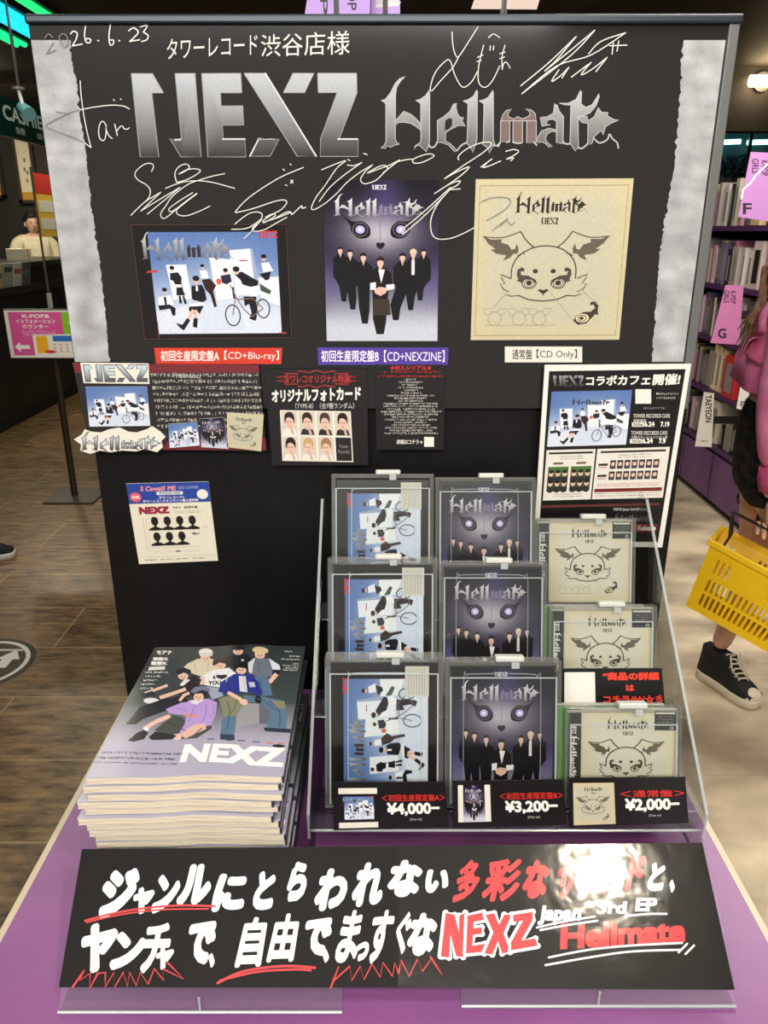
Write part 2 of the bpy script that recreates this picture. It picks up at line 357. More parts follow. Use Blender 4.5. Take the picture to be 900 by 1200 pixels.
def cover_bicycle(a, lvl=2, crop=False, base=0):
    """wide blue studio photograph: seven people, white blocks and a bicycle (frame 8..870 x 50..665)"""
    c = a.unit(100, 95, 806, 630) if crop else a.unit(8, 50, 870, 665)
    if not crop: c.rect(8, 50, 870, 665, (24, 20, 21), 1)
    if lvl > 1 and not crop:
        for x0, y0, x1, y1 in ((14, 56, 864, 59), (14, 656, 864, 659), (14, 56, 17, 659), (861, 56, 864, 659)): c.rect(x0, y0, x1, y1, (96, 62, 50), 2)
    def bg(x, y):
        t = (y - 95) / 535; k = math.exp(-((x - 500) / 260) ** 2)
        q = mix((86, 116, 172), (206, 214, 230), min(1, max(0, (t - .28) * 1.9)))
        return mix(q, (216, 224, 234), .45 * k * min(1, t * 2.2) + .25 * max(0, t - .6))
    c.grid(100, 95, 806, 630, 14, 12, bg, 3)
    W = (224, 229, 238)
    for q, k in (([(182,262),(295,260),(308,440),(205,445)], W), ([(540,188),(655,180),(672,420),(560,425)], W), ([(655,180),(668,178),(690,330),(676,420)], (150,165,195)),
                 ([(425,225),(545,235),(552,440),(450,452)], (222,228,232)), ([(690,332),(804,326),(806,480),(700,445)], (228,230,236)), ([(112,520),(300,470),(420,520),(430,628),(120,628)], (212,218,232)),
                 ([(330,480),(560,440),(600,600),(350,628)], (202,212,230))): c.poly(q, k, 4)
    D = lambda p, k=INKY: c.poly(p, k, 5)
    D([(120,432),(190,420),(205,470),(180,482),(120,472)], PALE); D([(115,475),(180,470),(212,490),(206,530),(190,530),(180,492),(120,502)]); D([(150,430),(165,430),(165,480),(155,480)])
    D([(200,305),(245,300),(264,330),(258,348),(265,398),(274,422),(224,422),(228,380),(215,345),(198,340)]); c.rect(224,364,258,379,PALE,6)
    D([(236,424),(247,424),(252,464),(236,466)]); D([(256,424),(266,424),(280,466),(264,468)])
    D([(313,372),(372,366),(386,395),(392,446),(370,460),(320,448),(308,440)]); c.rect(336,372,348,400,PALE,6)
    D([(286,472),(372,458),(384,475),(330,488)], PALE); D([(290,482),(372,478),(345,522),(330,505),(312,522),(284,502)])
    c.stroke([(312,500),(290,530),(268,575)], 17, SKIN, 5, sm=False, cap=False); c.stroke([(326,500),(318,550)], 15, SKIN, 5, sm=False, cap=False)
    D([(203,570),(240,580),(272,543),(288,556),(247,612),(228,600)]); D([(298,592),(308,545),(332,545),(324,598)])
    D([(366,292),(406,290),(412,332),(374,334)], PALE); D([(373,340),(420,334),(452,370),(432,400),(447,482),(430,487),(415,420),(388,390)], (52,32,34))
    D([(480,320),(535,310),(541,350),(510,366),(485,356)], (40,40,62)); D([(450,372),(542,370),(554,432),(540,442),(520,400),(455,395)], PALE); D([(538,380),(550,380),(552,440),(542,442)])
    D([(557,312),(600,298),(692,350),(676,388),(640,378),(600,366),(590,342)]); D([(560,338),(588,340),(592,378),(562,374)], PALE)
    D([(640,380),(690,372),(696,412),(670,432),(640,432)], PALE); D([(600,430),(672,430),(669,540),(660,562),(624,550),(640,520),(630,470),(604,482)])
    D([(712,255),(755,250),(777,296),(720,302)], PALE); D([(698,312),(765,298),(752,340),(730,346)]); D([(695,360),(760,400),(750,420),(700,400)], (58,80,70))
    for x, y, r in ((160,395,15),(214,280,14),(342,338,20),(383,270,12),(510,294,14),(570,290,20),(728,224,16)):
        c.ell(x, y + r * .25, r * .8, r, SKIN, 6, 10); c.ell(x, y - r * .25, r, r * .75, INKY, 7, 10)
    c.ell(468, 350, 15, 17, (214, 92, 70), 7, 8)
    for x, y, rx, ry in ((533, 531, 45, 60), (708, 495, 40, 54)): c.ring(x, y, rx, ry, 7, (40, 42, 48), 7, 20)
    for q in ([(555,430),(600,500),(640,540)], [(556,430),(533,531)], [(560,446),(650,440),(708,495)], [(530,365),(556,430)], [(640,540),(708,495)]): c.stroke(q, 6, (120, 96, 90), 7, sm=False, cap=False)
    if crop: return
    hellmate(c, (55, 92, 556, 244), lambda t: mix((206, 208, 212), (84, 84, 88), t), 8, mcol=(60, 42, 44), swash=lvl > 1)
    nexz(c, (708, 90, 812, 126), (206, 52, 48), 8)
    c.poly([(68,303),(80,292),(136,288),(128,300)], (190, 60, 60), 8); c.rect(592, 238, 638, 244, (180, 50, 50), 8)
    if lvl > 1: c.rect(790, 626, 835, 634, (160, 70, 60), 4); c.rect(98, 560, 103, 660, (110, 56, 50), 4)
def cover_mask(a, lvl=2):
    """dark tall photograph: a pale animal mask over seven people in black (frame 90..745 x 150..1052)"""
    c = a.unit(90, 150, 745, 1052)
    def bg(x, y):
        t = (y - 150) / 902
        base = mix((18, 16, 24), (40, 36, 58), min(1, t * 3)) if t < .4 else mix((40, 36, 58), (192, 197, 210), min(1, max(0, (t - .52) * 2.6)))
        side = abs(x - 417) / 327
        if t > .45: base = mix(base, (92, 84, 142), max(0, side - .35) * 1.1 * max(0, 1 - abs(t - .62) * 4.5))
        d = ((x - 412) / 205) ** 2 + ((y - 430) / 128) ** 2
        base = mix(base, (190, 186, 194), .98 * math.exp(-d * 1.15))
        d2 = ((x - 440) / 100) ** 2 + ((y - 230) / 150) ** 2
        return mix(base, (74, 66, 128), .6 * math.exp(-d2))
    c.grid(90, 150, 745, 1052, 18, 24, bg, 1)
    for sx in (1, -1):
        M = lambda p: [(412 + sx * (x - 412), y) for x, y in p]
        c.poly(smooth_pts(M([(180,325),(250,372),(310,372),(350,405),(352,450),(315,468),(270,458),(243,425),(236,390),(180,325)]), 3), (24, 21, 28), 2)
        e = M([(296, 418)])[0]; c.ring(e[0], e[1], 46, 40, 5, (96, 90, 108), 3, 16); c.ell(e[0], e[1], 27, 23, (178, 166, 220), 3); c.ell(e[0], e[1], 12, 11, (236, 232, 248), 4, 8)
    c.stroke([(410, 330), (411, 420), (410, 480)], 4, (120, 114, 128), 2, sm=False, cap=False)
    c.poly([(384,497),(396,487),(410,493),(424,487),(438,497),(430,515),(411,527),(392,516)], (26, 22, 28), 3)
    nexz(c, (366, 176, 446, 201), (214, 212, 224), 4)
    hellmate(c, (146, 222, 660, 352), lambda t: mix((232, 232, 236), (140, 138, 146), t), 4, mcol=(124, 114, 146), swash=lvl > 1)
    # people, back row first
    for hx, hy, sh, fx, fy, r, hair in ((180, 533, 42, 195, 822, 17, INKY), (660, 545, 40, 640, 815, 16, INKY), (236, 550, 44, 246, 868, 18, (40,30,30)), (600, 550, 44, 585, 872, 20, (214,200,168)),
                                  (312, 572, 52, 316, 950, 20, INKY), (538, 572, 52, 498, 930, 20, INKY), (410, 600, 66, 405, 1012, 24, (36,26,26))):
        b = (22, 20, 24) if hx != 410 else (26, 23, 25)
        c.poly([(hx-sh*.3,hy+r),(hx+sh*.3,hy+r),(hx+sh,hy+r*2.6),(hx+sh*1.05,hy+150),(hx+sh*.7,hy+165),(fx+sh*.55,fy-70),(fx+sh*.35,fy),(fx-sh*.3,fy),(fx-sh*.62,fy-90),(hx-sh*.7,hy+165),(hx-sh*1.05,hy+150),(hx-sh,hy+r*2.6)], b, 5)
        c.ell(hx, hy, r * .8, r * 1.15, (214, 178, 162), 6, 12); c.poly([(hx-r,hy+2),(hx-r*.9,hy-r*.9),(hx,hy-r*1.4),(hx+r*.9,hy-r*.9),(hx+r,hy+2),(hx+r*.5,hy-r*.45),(hx-r*.5,hy-r*.45)], hair, 7)
        c.poly([(hx-r*.5,hy+r),(hx+r*.5,hy+r),(hx,hy+r*2.4)], (205, 168, 152), 6)
    c.poly([(398,640),(436,640),(414,718)], (226, 226, 232), 7)
    for q in ([(350,716),(384,712),(382,752),(350,757)], [(442,726),(492,722),(488,750),(446,760)]): c.poly(q, (228, 228, 236), 7)
    c.poly([(372,756),(400,738),(450,744),(442,772),(410,790),(380,776)], (216, 178, 160), 8)
    c.poly([(368,808),(460,808),(470,900),(364,902)], (58, 50, 44), 6); c.rect(590, 585, 608, 670, (214, 212, 214), 7)
SEP = (64, 54, 46)
def beast(c, L=4, detail=True, wd=7, col=SEP):
    """line drawing of a round animal head with feathered ears, as on the plain edition's cover"""
    m = lambda p, s: [(422 + s * (x - 422), y) for x, y in p]
    c.stroke([(230,612),(234,545),(268,482),(340,437),(424,422),(508,437),(572,482),(604,545),(606,612)], wd, col, L)
    for s in (1, -1):
        c.stroke(m([(352,430),(310,392),(272,340)], s), wd, col, L); c.stroke(m([(272,340),(170,374),(58,368)], s), wd * .8, col, L)
        c.poly(m([(58,366),(105,384),(168,384),(162,402),(205,415),(225,444),(245,440),(252,410),(266,436),(262,466),(236,468),(220,490),(180,507),(196,476),(140,468),(104,442),(132,440),(88,408)], s), mix(col, (222,214,180), .22), L)
        c.stroke(m([(262,480),(285,466),(300,468)], s), wd * .7, col, L)
        c.stroke(m([(226,612),(168,588),(178,616),(196,642),(168,646),(188,676),(222,692),(196,706),(236,718),(282,714)], s), wd * .85, col, L, sm=False)
        c.stroke(m([(282,714),(340,738),(422,748)], s), wd, col, L)
        c.poly(m([(262,628),(272,618),(262,590),(266,560),(290,546),(306,556),(304,572),(284,570),(288,592),(330,596),(376,622),(384,650),(352,622),(312,616),(296,640),(282,632)], s), mix(col, (222,214,180), .1), L)
        c.ring(337 if s == 1 else 507, 641, 44, 34, 6, col, L, 20); c.ring(337 if s == 1 else 507, 641, 31, 25, 5, mix(col, (222,214,180), .3), L, 16); c.ell(337 if s == 1 else 507, 639, 17, 15, col, L)
        c.ell(*m([(370, 570)], s)[0], 16, 13, col, L, 10)
    c.poly([(388,682),(404,676),(422,682),(440,676),(456,682),(428,704),(424,716),(418,704)], col, L)
def cover_sketch(a, lvl=2, paper=(188, 184, 162)):
    """cream sheet with a pencil drawing (frame 5..895 x 45..985)"""
    c = a.unit(5, 45, 895, 985)
    c.grid(5, 45, 895, 985, 6, 6, lambda x, y: mix(paper, (206, 190, 142), .8 * max(0, max(abs(x - 450) / 445, abs(y - 515) / 470) - .75) * 4 * .6), 1)
    if lvl > 1:
        for q in ((28,80,872,84),(28,955,872,959),(28,80,31,959),(869,80,872,959)): c.rect(*q, (140, 122, 88), 2)
    hellmate(c, (235, 113, 645, 244), (52, 44, 38), 3, swash=lvl > 0)
    nexz(c, (388, 262, 485, 299), (70, 60, 52), 3)
    beast(c, 4, wd=7 if lvl > 1 else 12)
    pen = (150, 138, 112)
    e = c.sub(lambda x, y: (x, y))
    # enlarged eye
    e.poly([(612,868),(626,835),(668,815),(712,812),(736,790),(722,768),(704,776),(706,756),(732,748),(754,772),(752,810),(758,832),(738,828),(720,850),(690,884),(640,892)], SEP, 4)
    e.ell(664, 852, 40, 27, (214, 204, 172), 5); e.ring(662, 852, 28, 21, 5, SEP, 6, 14); e.ell(660, 852, 13, 11, SEP, 6, 10)
    if lvl > 0:
        e.stroke([(195,712),(130,795)], 4, pen, 3, sm=False); e.stroke([(460,690),(605,862)], 3, pen, 3, sm=False); e.stroke([(640,676),(760,780)], 3, pen, 3, sm=False)
        for ox in (70, 215, 335):
            k = lambda x, y, ox=ox: (ox + (x - 58) * .2, 790 + (y - 340) * .26)
            f = c.sub(k); f.stroke([(230,612),(234,545),(340,437),(424,422),(508,437),(604,545),(606,640),(500,730),(340,730),(226,640),(230,612)], 16, pen, 3)
            for s in (1, -1): f.stroke([(422+s*(x-422), y) for x, y in ((352,430),(272,340),(58,368),(180,507),(262,480))], 14, pen, 3, sm=False)
        e.rect(90, 893, 500, 896, pen, 3)
def blank_code(a, x0, y0, x1, y1, L=3): a.rect(x0, y0, x1, y1, (226, 224, 216), L)
# ================================================================== THE SETTING
def plank_mat():
    m = mat('wood_plank_floor', (88, 72, 54), .34, 0, .5); nt = m.node_tree; b = nt.nodes['Principled BSDF']; L = nt.links.new
    tc = nt.nodes.new('ShaderNodeTexCoord')
    br = nt.nodes.new('ShaderNodeTexBrick'); br.inputs['Scale'].default_value = 1; br.inputs['Brick Width'].default_value = .95; br.inputs['Row Height'].default_value = .335
    br.inputs['Mortar Size'].default_value = .004; br.inputs['Color1'].default_value = (.36, .36, .36, 1); br.inputs['Color2'].default_value = (.60, .60, .60, 1); br.inputs['Mortar'].default_value = (.95, .95, .95, 1)
    mp0 = nt.nodes.new('ShaderNodeMapping'); mp0.inputs['Location'].default_value = (.32, -.255, 0)
    L(tc.outputs['Object'], mp0.inputs[0]); L(mp0.outputs[0], br.inputs['Vector'])
    mp = nt.nodes.new('ShaderNodeMapping'); mp.inputs['Scale'].default_value = (3.2, 11, 1)
    n = nt.nodes.new('ShaderNodeTexNoise'); n.inputs['Scale'].default_value = 2.4; n.inputs['Detail'].default_value = 9; n.inputs['Roughness'].default_value = .68
    L(tc.outputs['Object'], mp.inputs[0]); L(mp.outputs[0], n.inputs['Vector'])
    cr = nt.nodes.new('ShaderNodeValToRGB'); e = cr.color_ramp.elements
    e[0].position = .33; e[0].color = lc((52, 38, 27)); e[1].position = .70; e[1].color = lc((168, 134, 92))
    ad = nt.nodes.new('ShaderNodeMix'); ad.data_type = 'RGBA'; ad.blend_type = 'OVERLAY'; ad.inputs[0].default_value = .55
    L(n.outputs['Fac'], cr.inputs[0]); L(cr.outputs[0], ad.inputs[6]); L(br.outputs['Color'], ad.inputs[7])
    sm = nt.nodes.new('ShaderNodeMix'); sm.data_type = 'RGBA'; sm.inputs[7].default_value = lc((176, 152, 116))
    ms = nt.nodes.new('ShaderNodeMath'); ms.operation = 'MULTIPLY'; ms.inputs[1].default_value = .55
    L(br.outputs['Fac'], ms.inputs[0]); L(ms.outputs[0], sm.inputs[0]); L(ad.outputs[2], sm.inputs[6]); L(sm.outputs[2], b.inputs['Base Color'])
    bp = nt.nodes.new('ShaderNodeBump'); bp.inputs['Strength'].default_value = .25; bp.inputs['Distance'].default_value = .004
    L(n.outputs['Fac'], bp.inputs['Height']); L(bp.outputs[0], b.inputs['Normal']); return m
def stone_mat():
    m = noisy('pale_stone_floor', (140, 126, 106), (228, 210, 180), 2.2, .32, 9, .05, .5, (1, 1.6, 1), .36, .62)
    nt = m.node_tree; b = nt.nodes['Principled BSDF']; L = nt.links.new
    br = nt.nodes.new('ShaderNodeTexBrick'); br.inputs['Scale'].default_value = 1; br.inputs['Brick Width'].default_value = .9; br.inputs['Row Height'].default_value = .62; br.inputs['Mortar Size'].default_value = .0015
    br.inputs['Color1'].default_value = br.inputs['Color2'].default_value = (1, 1, 1, 1); br.inputs['Mortar'].default_value = (.55, .52, .48, 1)
    tc = nt.nodes.new('ShaderNodeTexCoord'); L(tc.outputs['Object'], br.inputs['Vector'])
    mx = nt.nodes.new('ShaderNodeMix'); mx.data_type = 'RGBA'; mx.blend_type = 'MULTIPLY'; mx.inputs[0].default_value = .5
    src = b.inputs['Base Color'].links[0].from_socket
    L(src, mx.inputs[6]); L(br.outputs['Color'], mx.inputs[7]); L(mx.outputs[2], b.inputs['Base Color']); return m
bm = bmesh.new()
box(bm, -5, -3.5, -.06, .1, 9, 0, 0); box(bm, .1, -3.5, -.06, 4.2, 9, 0, 1)
tag(obj('floor', bm, [plank_mat(), stone_mat()]), kind='structure')
CEIL = 2.72
tag(B('ceiling', (-5, -3.5, CEIL, 4.2, 9, CEIL + .08), noisy('dark_ceiling', (40, 34, 28), (54, 46, 38), 3, .7)), kind='structure')
tag(B('wall_back', (-5, 9, 0, 4.2, 9.1, CEIL), noisy('dark_wall', (36, 31, 27), (48, 42, 36), 2, .6)), kind='structure')
tag(B('wall_left', (-5.1, -3.5, 0, -5, 9, CEIL), mat('wall_charcoal', (44, 40, 36), .6)), kind='structure')
tag(B('wall_right', (4.2, -3.5, 0, 4.3, 9, CEIL), mat('wall_charcoal', (44, 40, 36), .6)), kind='structure')

# ------------------------------------------------------------------ the end-of-aisle shelving with its display board
M_BLK = noisy('black_laminate', (7, 7, 7), (11, 10, 10), 30, .45, 4, 0, .3)
M_CHAR = mat('charcoal_panel', (22, 22, 23), .45)
gs = thing('gondola_shelf', 'black shelving unit behind the display board', 'shelving', (0, 1.19, 0))
for s in (-1, 1): B('side_panel', (s * .43 - .012, .0, 0, s * .43 + .012, 1.9, 1.66), M_CHAR, gs)
B('back_panel', (-.418, 0, 0, .418, .02, 1.66), M_CHAR, gs)
for z in (.1, .5, .9, 1.28, 1.64): B('shelf', (-.418, .02, z, .418, 1.9, z + .02), M_CHAR, gs)
YB = 1.14
db = thing('display_board', 'tall black board with a blue-grey top rail standing at the back of the purple table', 'display board', (0, YB, 0))
zb = onY(560, 479, YB).z; zt = onY(450, 21, YB).z
xl, xr = onY(33, 30, YB).x, onY(866, 30, YB).x
B('upper_board', (xl, .001, zb, xr - .013, .03, zt), mat('board_black', (26, 26, 25), .16), db)
B('base_panel', (xl + .008, .014, 0, xr + .006, .05, zb + .02), M_BLK, db)
bm = bmesh.new(); box(bm, xl - .002, -.006, onY(450, 29, YB).z, xr + .004, .034, onY(450, 17, YB).z, bev=.003)
obj('top_rail', bm, mat('blue_grey_metal', (38, 46, 56), .3, .4), db)
bm = bmesh.new(); box(bm, xr - .013, -.003, zb, xr + .001, .031, zt, bev=.002); obj('edge_strip', bm, mat('grey_edging', (96, 98, 98), .4), db)

# ------------------------------------------------------------------ signed poster on the board
INK_GLOSS = ink('ink_gloss', .09, .5, .06)
INK_MATTE = ink('ink_matte', .5, .4)
pp = Vector((0, YB, 0)); pn = Vector((0, -1, 0))
po = thing('poster', 'signed dark album poster with two silver titles, three cover pictures and torn grey paper edges', 'poster', (0, YB, 0))
def local(o, mp):
    iv = Matrix.Translation(o.location) @ o.rotation_euler.to_matrix().to_4x4(); iv.invert()
    return lambda u, v, h: iv @ mp(u, v, h)
PM = local(po, planemap(pp, pn))
a = Art()
pz = onY(450, 436, YB).z
tlp, trp = (37.5, 32), (855, 32)
a.grid(34.5, 30, 854, 478, 24, 14, (34, 33, 32), 1)
S = a.S  # the sheet fills the board between rail and edge strip
def fit(u, v, l):
    t = (u - 34.5) / 819.5; z_ = onY(450, v, YB).z; return topx((xl + .001 + t * (xr - .0145 - xl), YB, z_)) + (l,)
S['v'] = [fit(*q) for q in S['v']]
def strip(edge_l, edge_r, seed):
    rows = []
    for j in range(0, 130):
        y = 47 + (424 - 47) * j / 129
        rows.append((y, edge_l(y), edge_r(y)))
    n = 8; v, f = [], []
    for y, x0, x1 in rows: v += [(x0 + (x1 - x0) * i / n, y) for i in range(n + 1)]
    for j in range(len(rows) - 1): f += [(j*(n+1)+i, j*(n+1)+i+1, (j+1)*(n+1)+i+1, (j+1)*(n+1)+i) for i in range(n)]
    def col(x, y):
        k = noise.fractal(Vector((x * .045, y * .03, seed)), 1, 2, 5) * .5 + .5
        k = k * .75 + .25 * abs(noise.noise(Vector((x * .02, y * .05, seed + 4)))) * 2
        return mix((138, 140, 143), (196, 199, 202), k)
    a.bump(); a.raw(v, f, col, 2)
def interp(pts, y):
    for (y0, x0), (y1, x1) in zip(pts, pts[1:]):
        if y <= y1: return x0 + (x1 - x0) * (y - y0) / (y1 - y0)
    return pts[-1][1]
jag = lambda y, s: 2.6 * noise.noise(Vector((y * .16, s, 0))) + 2.2 * noise.noise(Vector((y * .5, s, 3)))
EL = [(47, 83), (75, 84), (95, 90), (130, 93), (180, 101), (240, 107), (300, 116), (370, 124), (424, 128)]
ER = [(47, 801), (75, 798), (110, 797), (145, 794), (190, 791), (240, 782), (300, 773), (350, 769), (424, 764)]
strip(lambda y: topx((xl + .0012, YB, onY(450, y, YB).z))[0], lambda y: interp(EL, y) + jag(y, 1), 2.0)
strip(lambda y: interp(ER, y) + jag(y, 9), lambda y: topx((xr - .0147, YB, onY(450, y, YB).z))[0], 7.0)
nexz(a, NB, lambda t: mix(mix((182, 187, 193), (150, 153, 156), t * 2), (52, 50, 48), max(0, t - .45) * 1.9), 4, edge=(1.0, (150, 150, 150)))
hellmate(a, HB, lambda t: mix((176, 178, 180), (92, 92, 92), max(0, t - .3) * 1.5), 4, mcol=lambda t: mix((150, 62, 54), (120, 100, 98), t * 2.2), edge=(.9, (178, 180, 182)))
for q in ([(205,164),(212,163.5)], [(261,163),(287,163)], [(303.5,162.5),(327.5,162.5),(303,163),(293,183)], [(396,163),(419,163)], [(311,86),(370.5,183)]): a.stroke(q, 1.8, (206, 208, 208), 5, sm=False)
cover_bicycle(a.lift(3).sub(quadmap((151.5, 261.5), (337, 261), (343.5, 397.5), (168, 399))), 2)
cover_mask(a.lift(3).sub(quadmap((378.5, 211), (515, 211), (512.5, 399.5), (383, 399.5))), 2)
cover_sketch(a.lift(3).sub(quadmap((557.5, 210), (742.5, 209), (725.5, 398), (551.5, 398.5))), 2)
def caption(x0, y0, x1, y1, col, tc, parts, sk=0):
    a.poly([(x0, y0), (x1, y0), (x1 - sk * .6, y1), (x0 + sk, y1)], col, 6)
    for t, u0, u1, b in parts: a.text(t, u0, y0 + 3.2, u1, y1 - 3.4, tc, 7, b)
caption(181, 407.5, 331, 426.5, (206, 62, 48), (240, 232, 226), [('初回生産限定盤A', 188.5, 257, .022), ('【CD+Blu-ray】', 263, 327, 0)], 2)
caption(372, 407, 525.5, 427.5, (84, 62, 152), (232, 228, 240), [('初回生産限定盤B', 376.5, 444, .022), ('【CD+NEXZINE】', 450, 521, 0)], 1)
caption(591.5, 406, 682, 424.5, (222, 218, 208), (50, 48, 46), [('通常盤', 600, 623.5, .012), ('【CD Only】', 628.5, 676, 0)], 0)
a.build('print', PM, INK_GLOSS, po)
# autographs in silver and white marker
SIL = (214, 212, 205)
def sig(name, strokes, wd=1.7, texts=(), shades=()):
    g = Art(); g.S['k'] = 700
    for s in strokes: g.stroke(s, wd * .72, SIL)
    for s in shades: g.stroke(s, wd * .6, (118, 120, 122), 16)
    for t in texts: g.text(*t)
    return g.build('signature', PM, INK_MATTE, po)
z = zz
J = lambda p: z(p, 75, 90, 10)
sig('', [[(152,128),(145,124.5),(130,123.5),(110,126),(94,129)], [(107.2,173),(102,152),(98,130),(95.5,110),(94.6,95)], [(107,173),(99,167)],
  J([(505,585),(480,540),(455,525),(430,545),(412,620),(420,710),(455,748),(485,730),(500,640),(495,600)]), J([(500,620),(530,690),(570,725)]), J([(600,555),(630,690)]), J([(625,640),(660,590),(690,580),(710,610),(745,615),(770,600)]),
  J([(585,270),(598,280)]), J([(668,262),(676,268)])], 1.6, (), [[(94,129),(82,132),(70,138),(58,144),(54,147.5),(60,151),(72,156),(86,161),(99,167)], [(80, 133), (66, 131)]])
g1 = lambda p: z(p, 150, 180, 6.4286)
sig('', [g1([(180,135),(195,100),(180,76),(130,80),(75,120),(55,160),(80,200),(140,235),(170,275),(165,320),(145,350),(90,400),(25,465)]), g1([(25,465),(130,365),(250,292)]), g1([(250,292),(100,432)]), g1([(100,432),(250,340),(395,255)]), g1([(395,255),(150,455)]),
  g1([(385,155),(430,135),(465,105),(450,84),(420,82),(375,110),(355,160),(370,218)]), g1([(370,218),(450,195),(530,150),(545,125),(500,115),(440,125),(390,152)]), g1([(285,262),(380,225),(450,210),(550,206),(650,220),(805,262)]),
  g1([(730,152),(640,170),(540,200),(450,235),(340,320),(290,390),(250,450),(262,487),(300,475),(400,390),(520,300)]), g1([(490,295),(400,350),(315,412),(322,437),(360,420),(520,305)]), g1([(440,365),(370,425),(385,462),(450,467),(550,430),(620,395)])], 1.5)
g2 = lambda p: z(p, 260, 180, 6.4286)
sig('', [g2([(615,105),(450,175),(300,265),(190,345),(110,430),(120,442),(250,410),(400,360),(470,350),(490,370),(450,420),(380,460),(310,505)]), g2([(310,505),(320,520),(390,480),(404,460),(380,455),(330,480)]), g2([(320,515),(430,480),(520,442)]), g2([(400,490),(480,445),(520,440),(530,458),(600,395),(605,412),(632,405)]),
  g2([(100,530),(200,455),(270,440),(305,460),(290,510),(235,555),(240,580),(265,586),(330,570),(400,530),(490,480)]), g2([(75,570),(180,565),(250,530),(300,490)]), g2([(280,520),(220,590),(170,640)]),
  g2([(462,118),(474,128)]), g2([(515,78),(524,86)]), g2([(480,236),(492,242)]), g2([(520,200),(536,222)]), g2([(536,202),(518,224)])], 1.6)
g3 = lambda p: z(p, 360, 160, 5.625)
sig('', [g3([(95,220),(180,185),(255,160),(195,210),(120,320),(60,400),(30,465),(45,482),(120,440),(200,370),(260,305),(350,235),(430,188)]), g3([(430,188),(380,235),(352,285),(380,312),(450,290),(500,245),(530,210),(500,190),(430,220),(398,242)]), g3([(398,242),(480,212),(540,190),(610,155)]), g3([(610,155),(500,240)]), g3([(265,188),(310,192),(360,172)]), g3([(360,172),(250,250),(150,335),(80,428)]),
  g3([(540,190),(600,165),(690,150),(700,175),(760,170),(835,130),(800,115),(730,135),(690,157)]), g3([(268,152),(282,160)]), g3([(372,112),(396,120)])], 1.5)
g4 = lambda p: z(p, 470, 160, 6)
sig('', [g4([(405,165),(402,140),(450,95),(530,55),(600,40),(635,52),(580,110),(430,210),(305,297)]), g4([(305,297),(400,245),(480,215),(400,290),(235,402)]), g4([(235,402),(340,335),(415,312),(390,345),(340,372),(415,368)]), g4([(345,370),(260,470),(210,580),(215,680),(260,720),(350,715),(440,680),(515,640)]),
  g4([(345,360),(170,520),(0,660)]), g4([(300,420),(150,570),(10,690)]), g4([(560,215),(638,158)]), g4([(600,190),(575,218),(625,205),(700,172)]), g4([(735,105),(790,92),(825,105),(790,135),(738,160),(790,150),(770,172)])], 1.6, (),
  [g4([(560,460),(640,430),(740,430),(770,460),(720,520),(600,590)]), g4([(640,660),(750,575)]), g4([(700,625),(740,590),(770,620),(800,600)])])
g5 = lambda p: z(p, 490, 20, 3.4615)
sig('', [g5([(137,62),(140,110),(150,152),(165,160),(205,100),(243,40)]), g5([(165,160),(140,205),(90,260),(55,300),(50,282),(70,225),(110,180),(130,180),(150,240),(180,285),(215,265),(240,222)]), g5([(265,115),(245,200),(245,265),(270,286),(300,260),(330,200)]),
  g5([(240,165),(262,155)]), g5([(238,182),(255,176)]), g5([(285,85),(305,70),(330,85)]), g5([(292,118),(291,136)]), g5([(306,118),(304,135)]), g5([(352,115),(340,160),(340,214)]), g5([(340,214),(346,190),(358,185),(372,208)]), g5([(330,150),(352,143)]), g5([(330,170),(350,163)])], 1.5)
sig('', [g5([(640,80),(530,185),(415,280)]), g5([(640,80),(560,175),(512,220)]), g5([(512,220),(600,150),(715,55)]), g5([(715,55),(620,155),(420,312)]), g5([(420,312),(560,200),(700,155),(840,65)]), g5([(840,65),(740,100),(690,150)]),
  g5([(570,215),(540,262),(575,240),(610,205)]), g5([(610,205),(582,248)]), g5([(620,245),(690,192)]), g5([(700,185),(660,235),(705,212),(765,165)]), g5([(765,165),(720,222)]), g5([(790,105),(785,152)]), g5([(812,98),(805,140)]), g5([(775,118),(845,115)])], 1.7)
g = Art(); g.S['k'] = 700
q6 = lambda p: z(p, 0, 0, 6)
q2 = lambda p: z(p, 0, 0, 2)
for p in (q6([(500,240),(520,222),(546,236),(540,275),(512,325)]), q6([(512,325),(582,312)]), q6([(605,188),(598,250),(610,298),(634,302),(642,282),(618,272),(606,288)]), q6([(690,286),(697,290)]), q6([(780,178),(770,250),(776,312),(796,316),(802,286),(776,284)]), q6([(838,286),(845,290)]),
          q2([(303,73),(314,66),(325,76),(316,88),(305,98)]), q2([(305,98),(328,94)]), q2([(330,64),(346,61),(337,76)]), q2([(337,76),(348,84),(345,94),(333,98)])): g.stroke(p, 1.5, SIL, 16)
for p in (q6([(320,270),(345,242),(375,265)]), q6([(378,300),(330,378)]), q6([(330,378),(395,352)]), q6([(420,262),(442,240),(470,252),(482,300),(460,332),(430,300),(420,262)])): g.stroke(p, 1.1, (120, 122, 124), 16)
g.build('date', PM, INK_MATTE, po)
g = Art(); g.S['k'] = 700
g.text('タワーレコード', 196, 43, 302, 67, SIL, 10, 0, quad=((196, 46), (302, 40), (302, 64), (196, 70)))
g.text('渋谷店様', 306, 39, 410, 66, SIL, 10, 0, quad=((306, 41), (410, 36), (410, 64), (306, 67)))
g.build('dedication', PM, INK_MATTE, po)

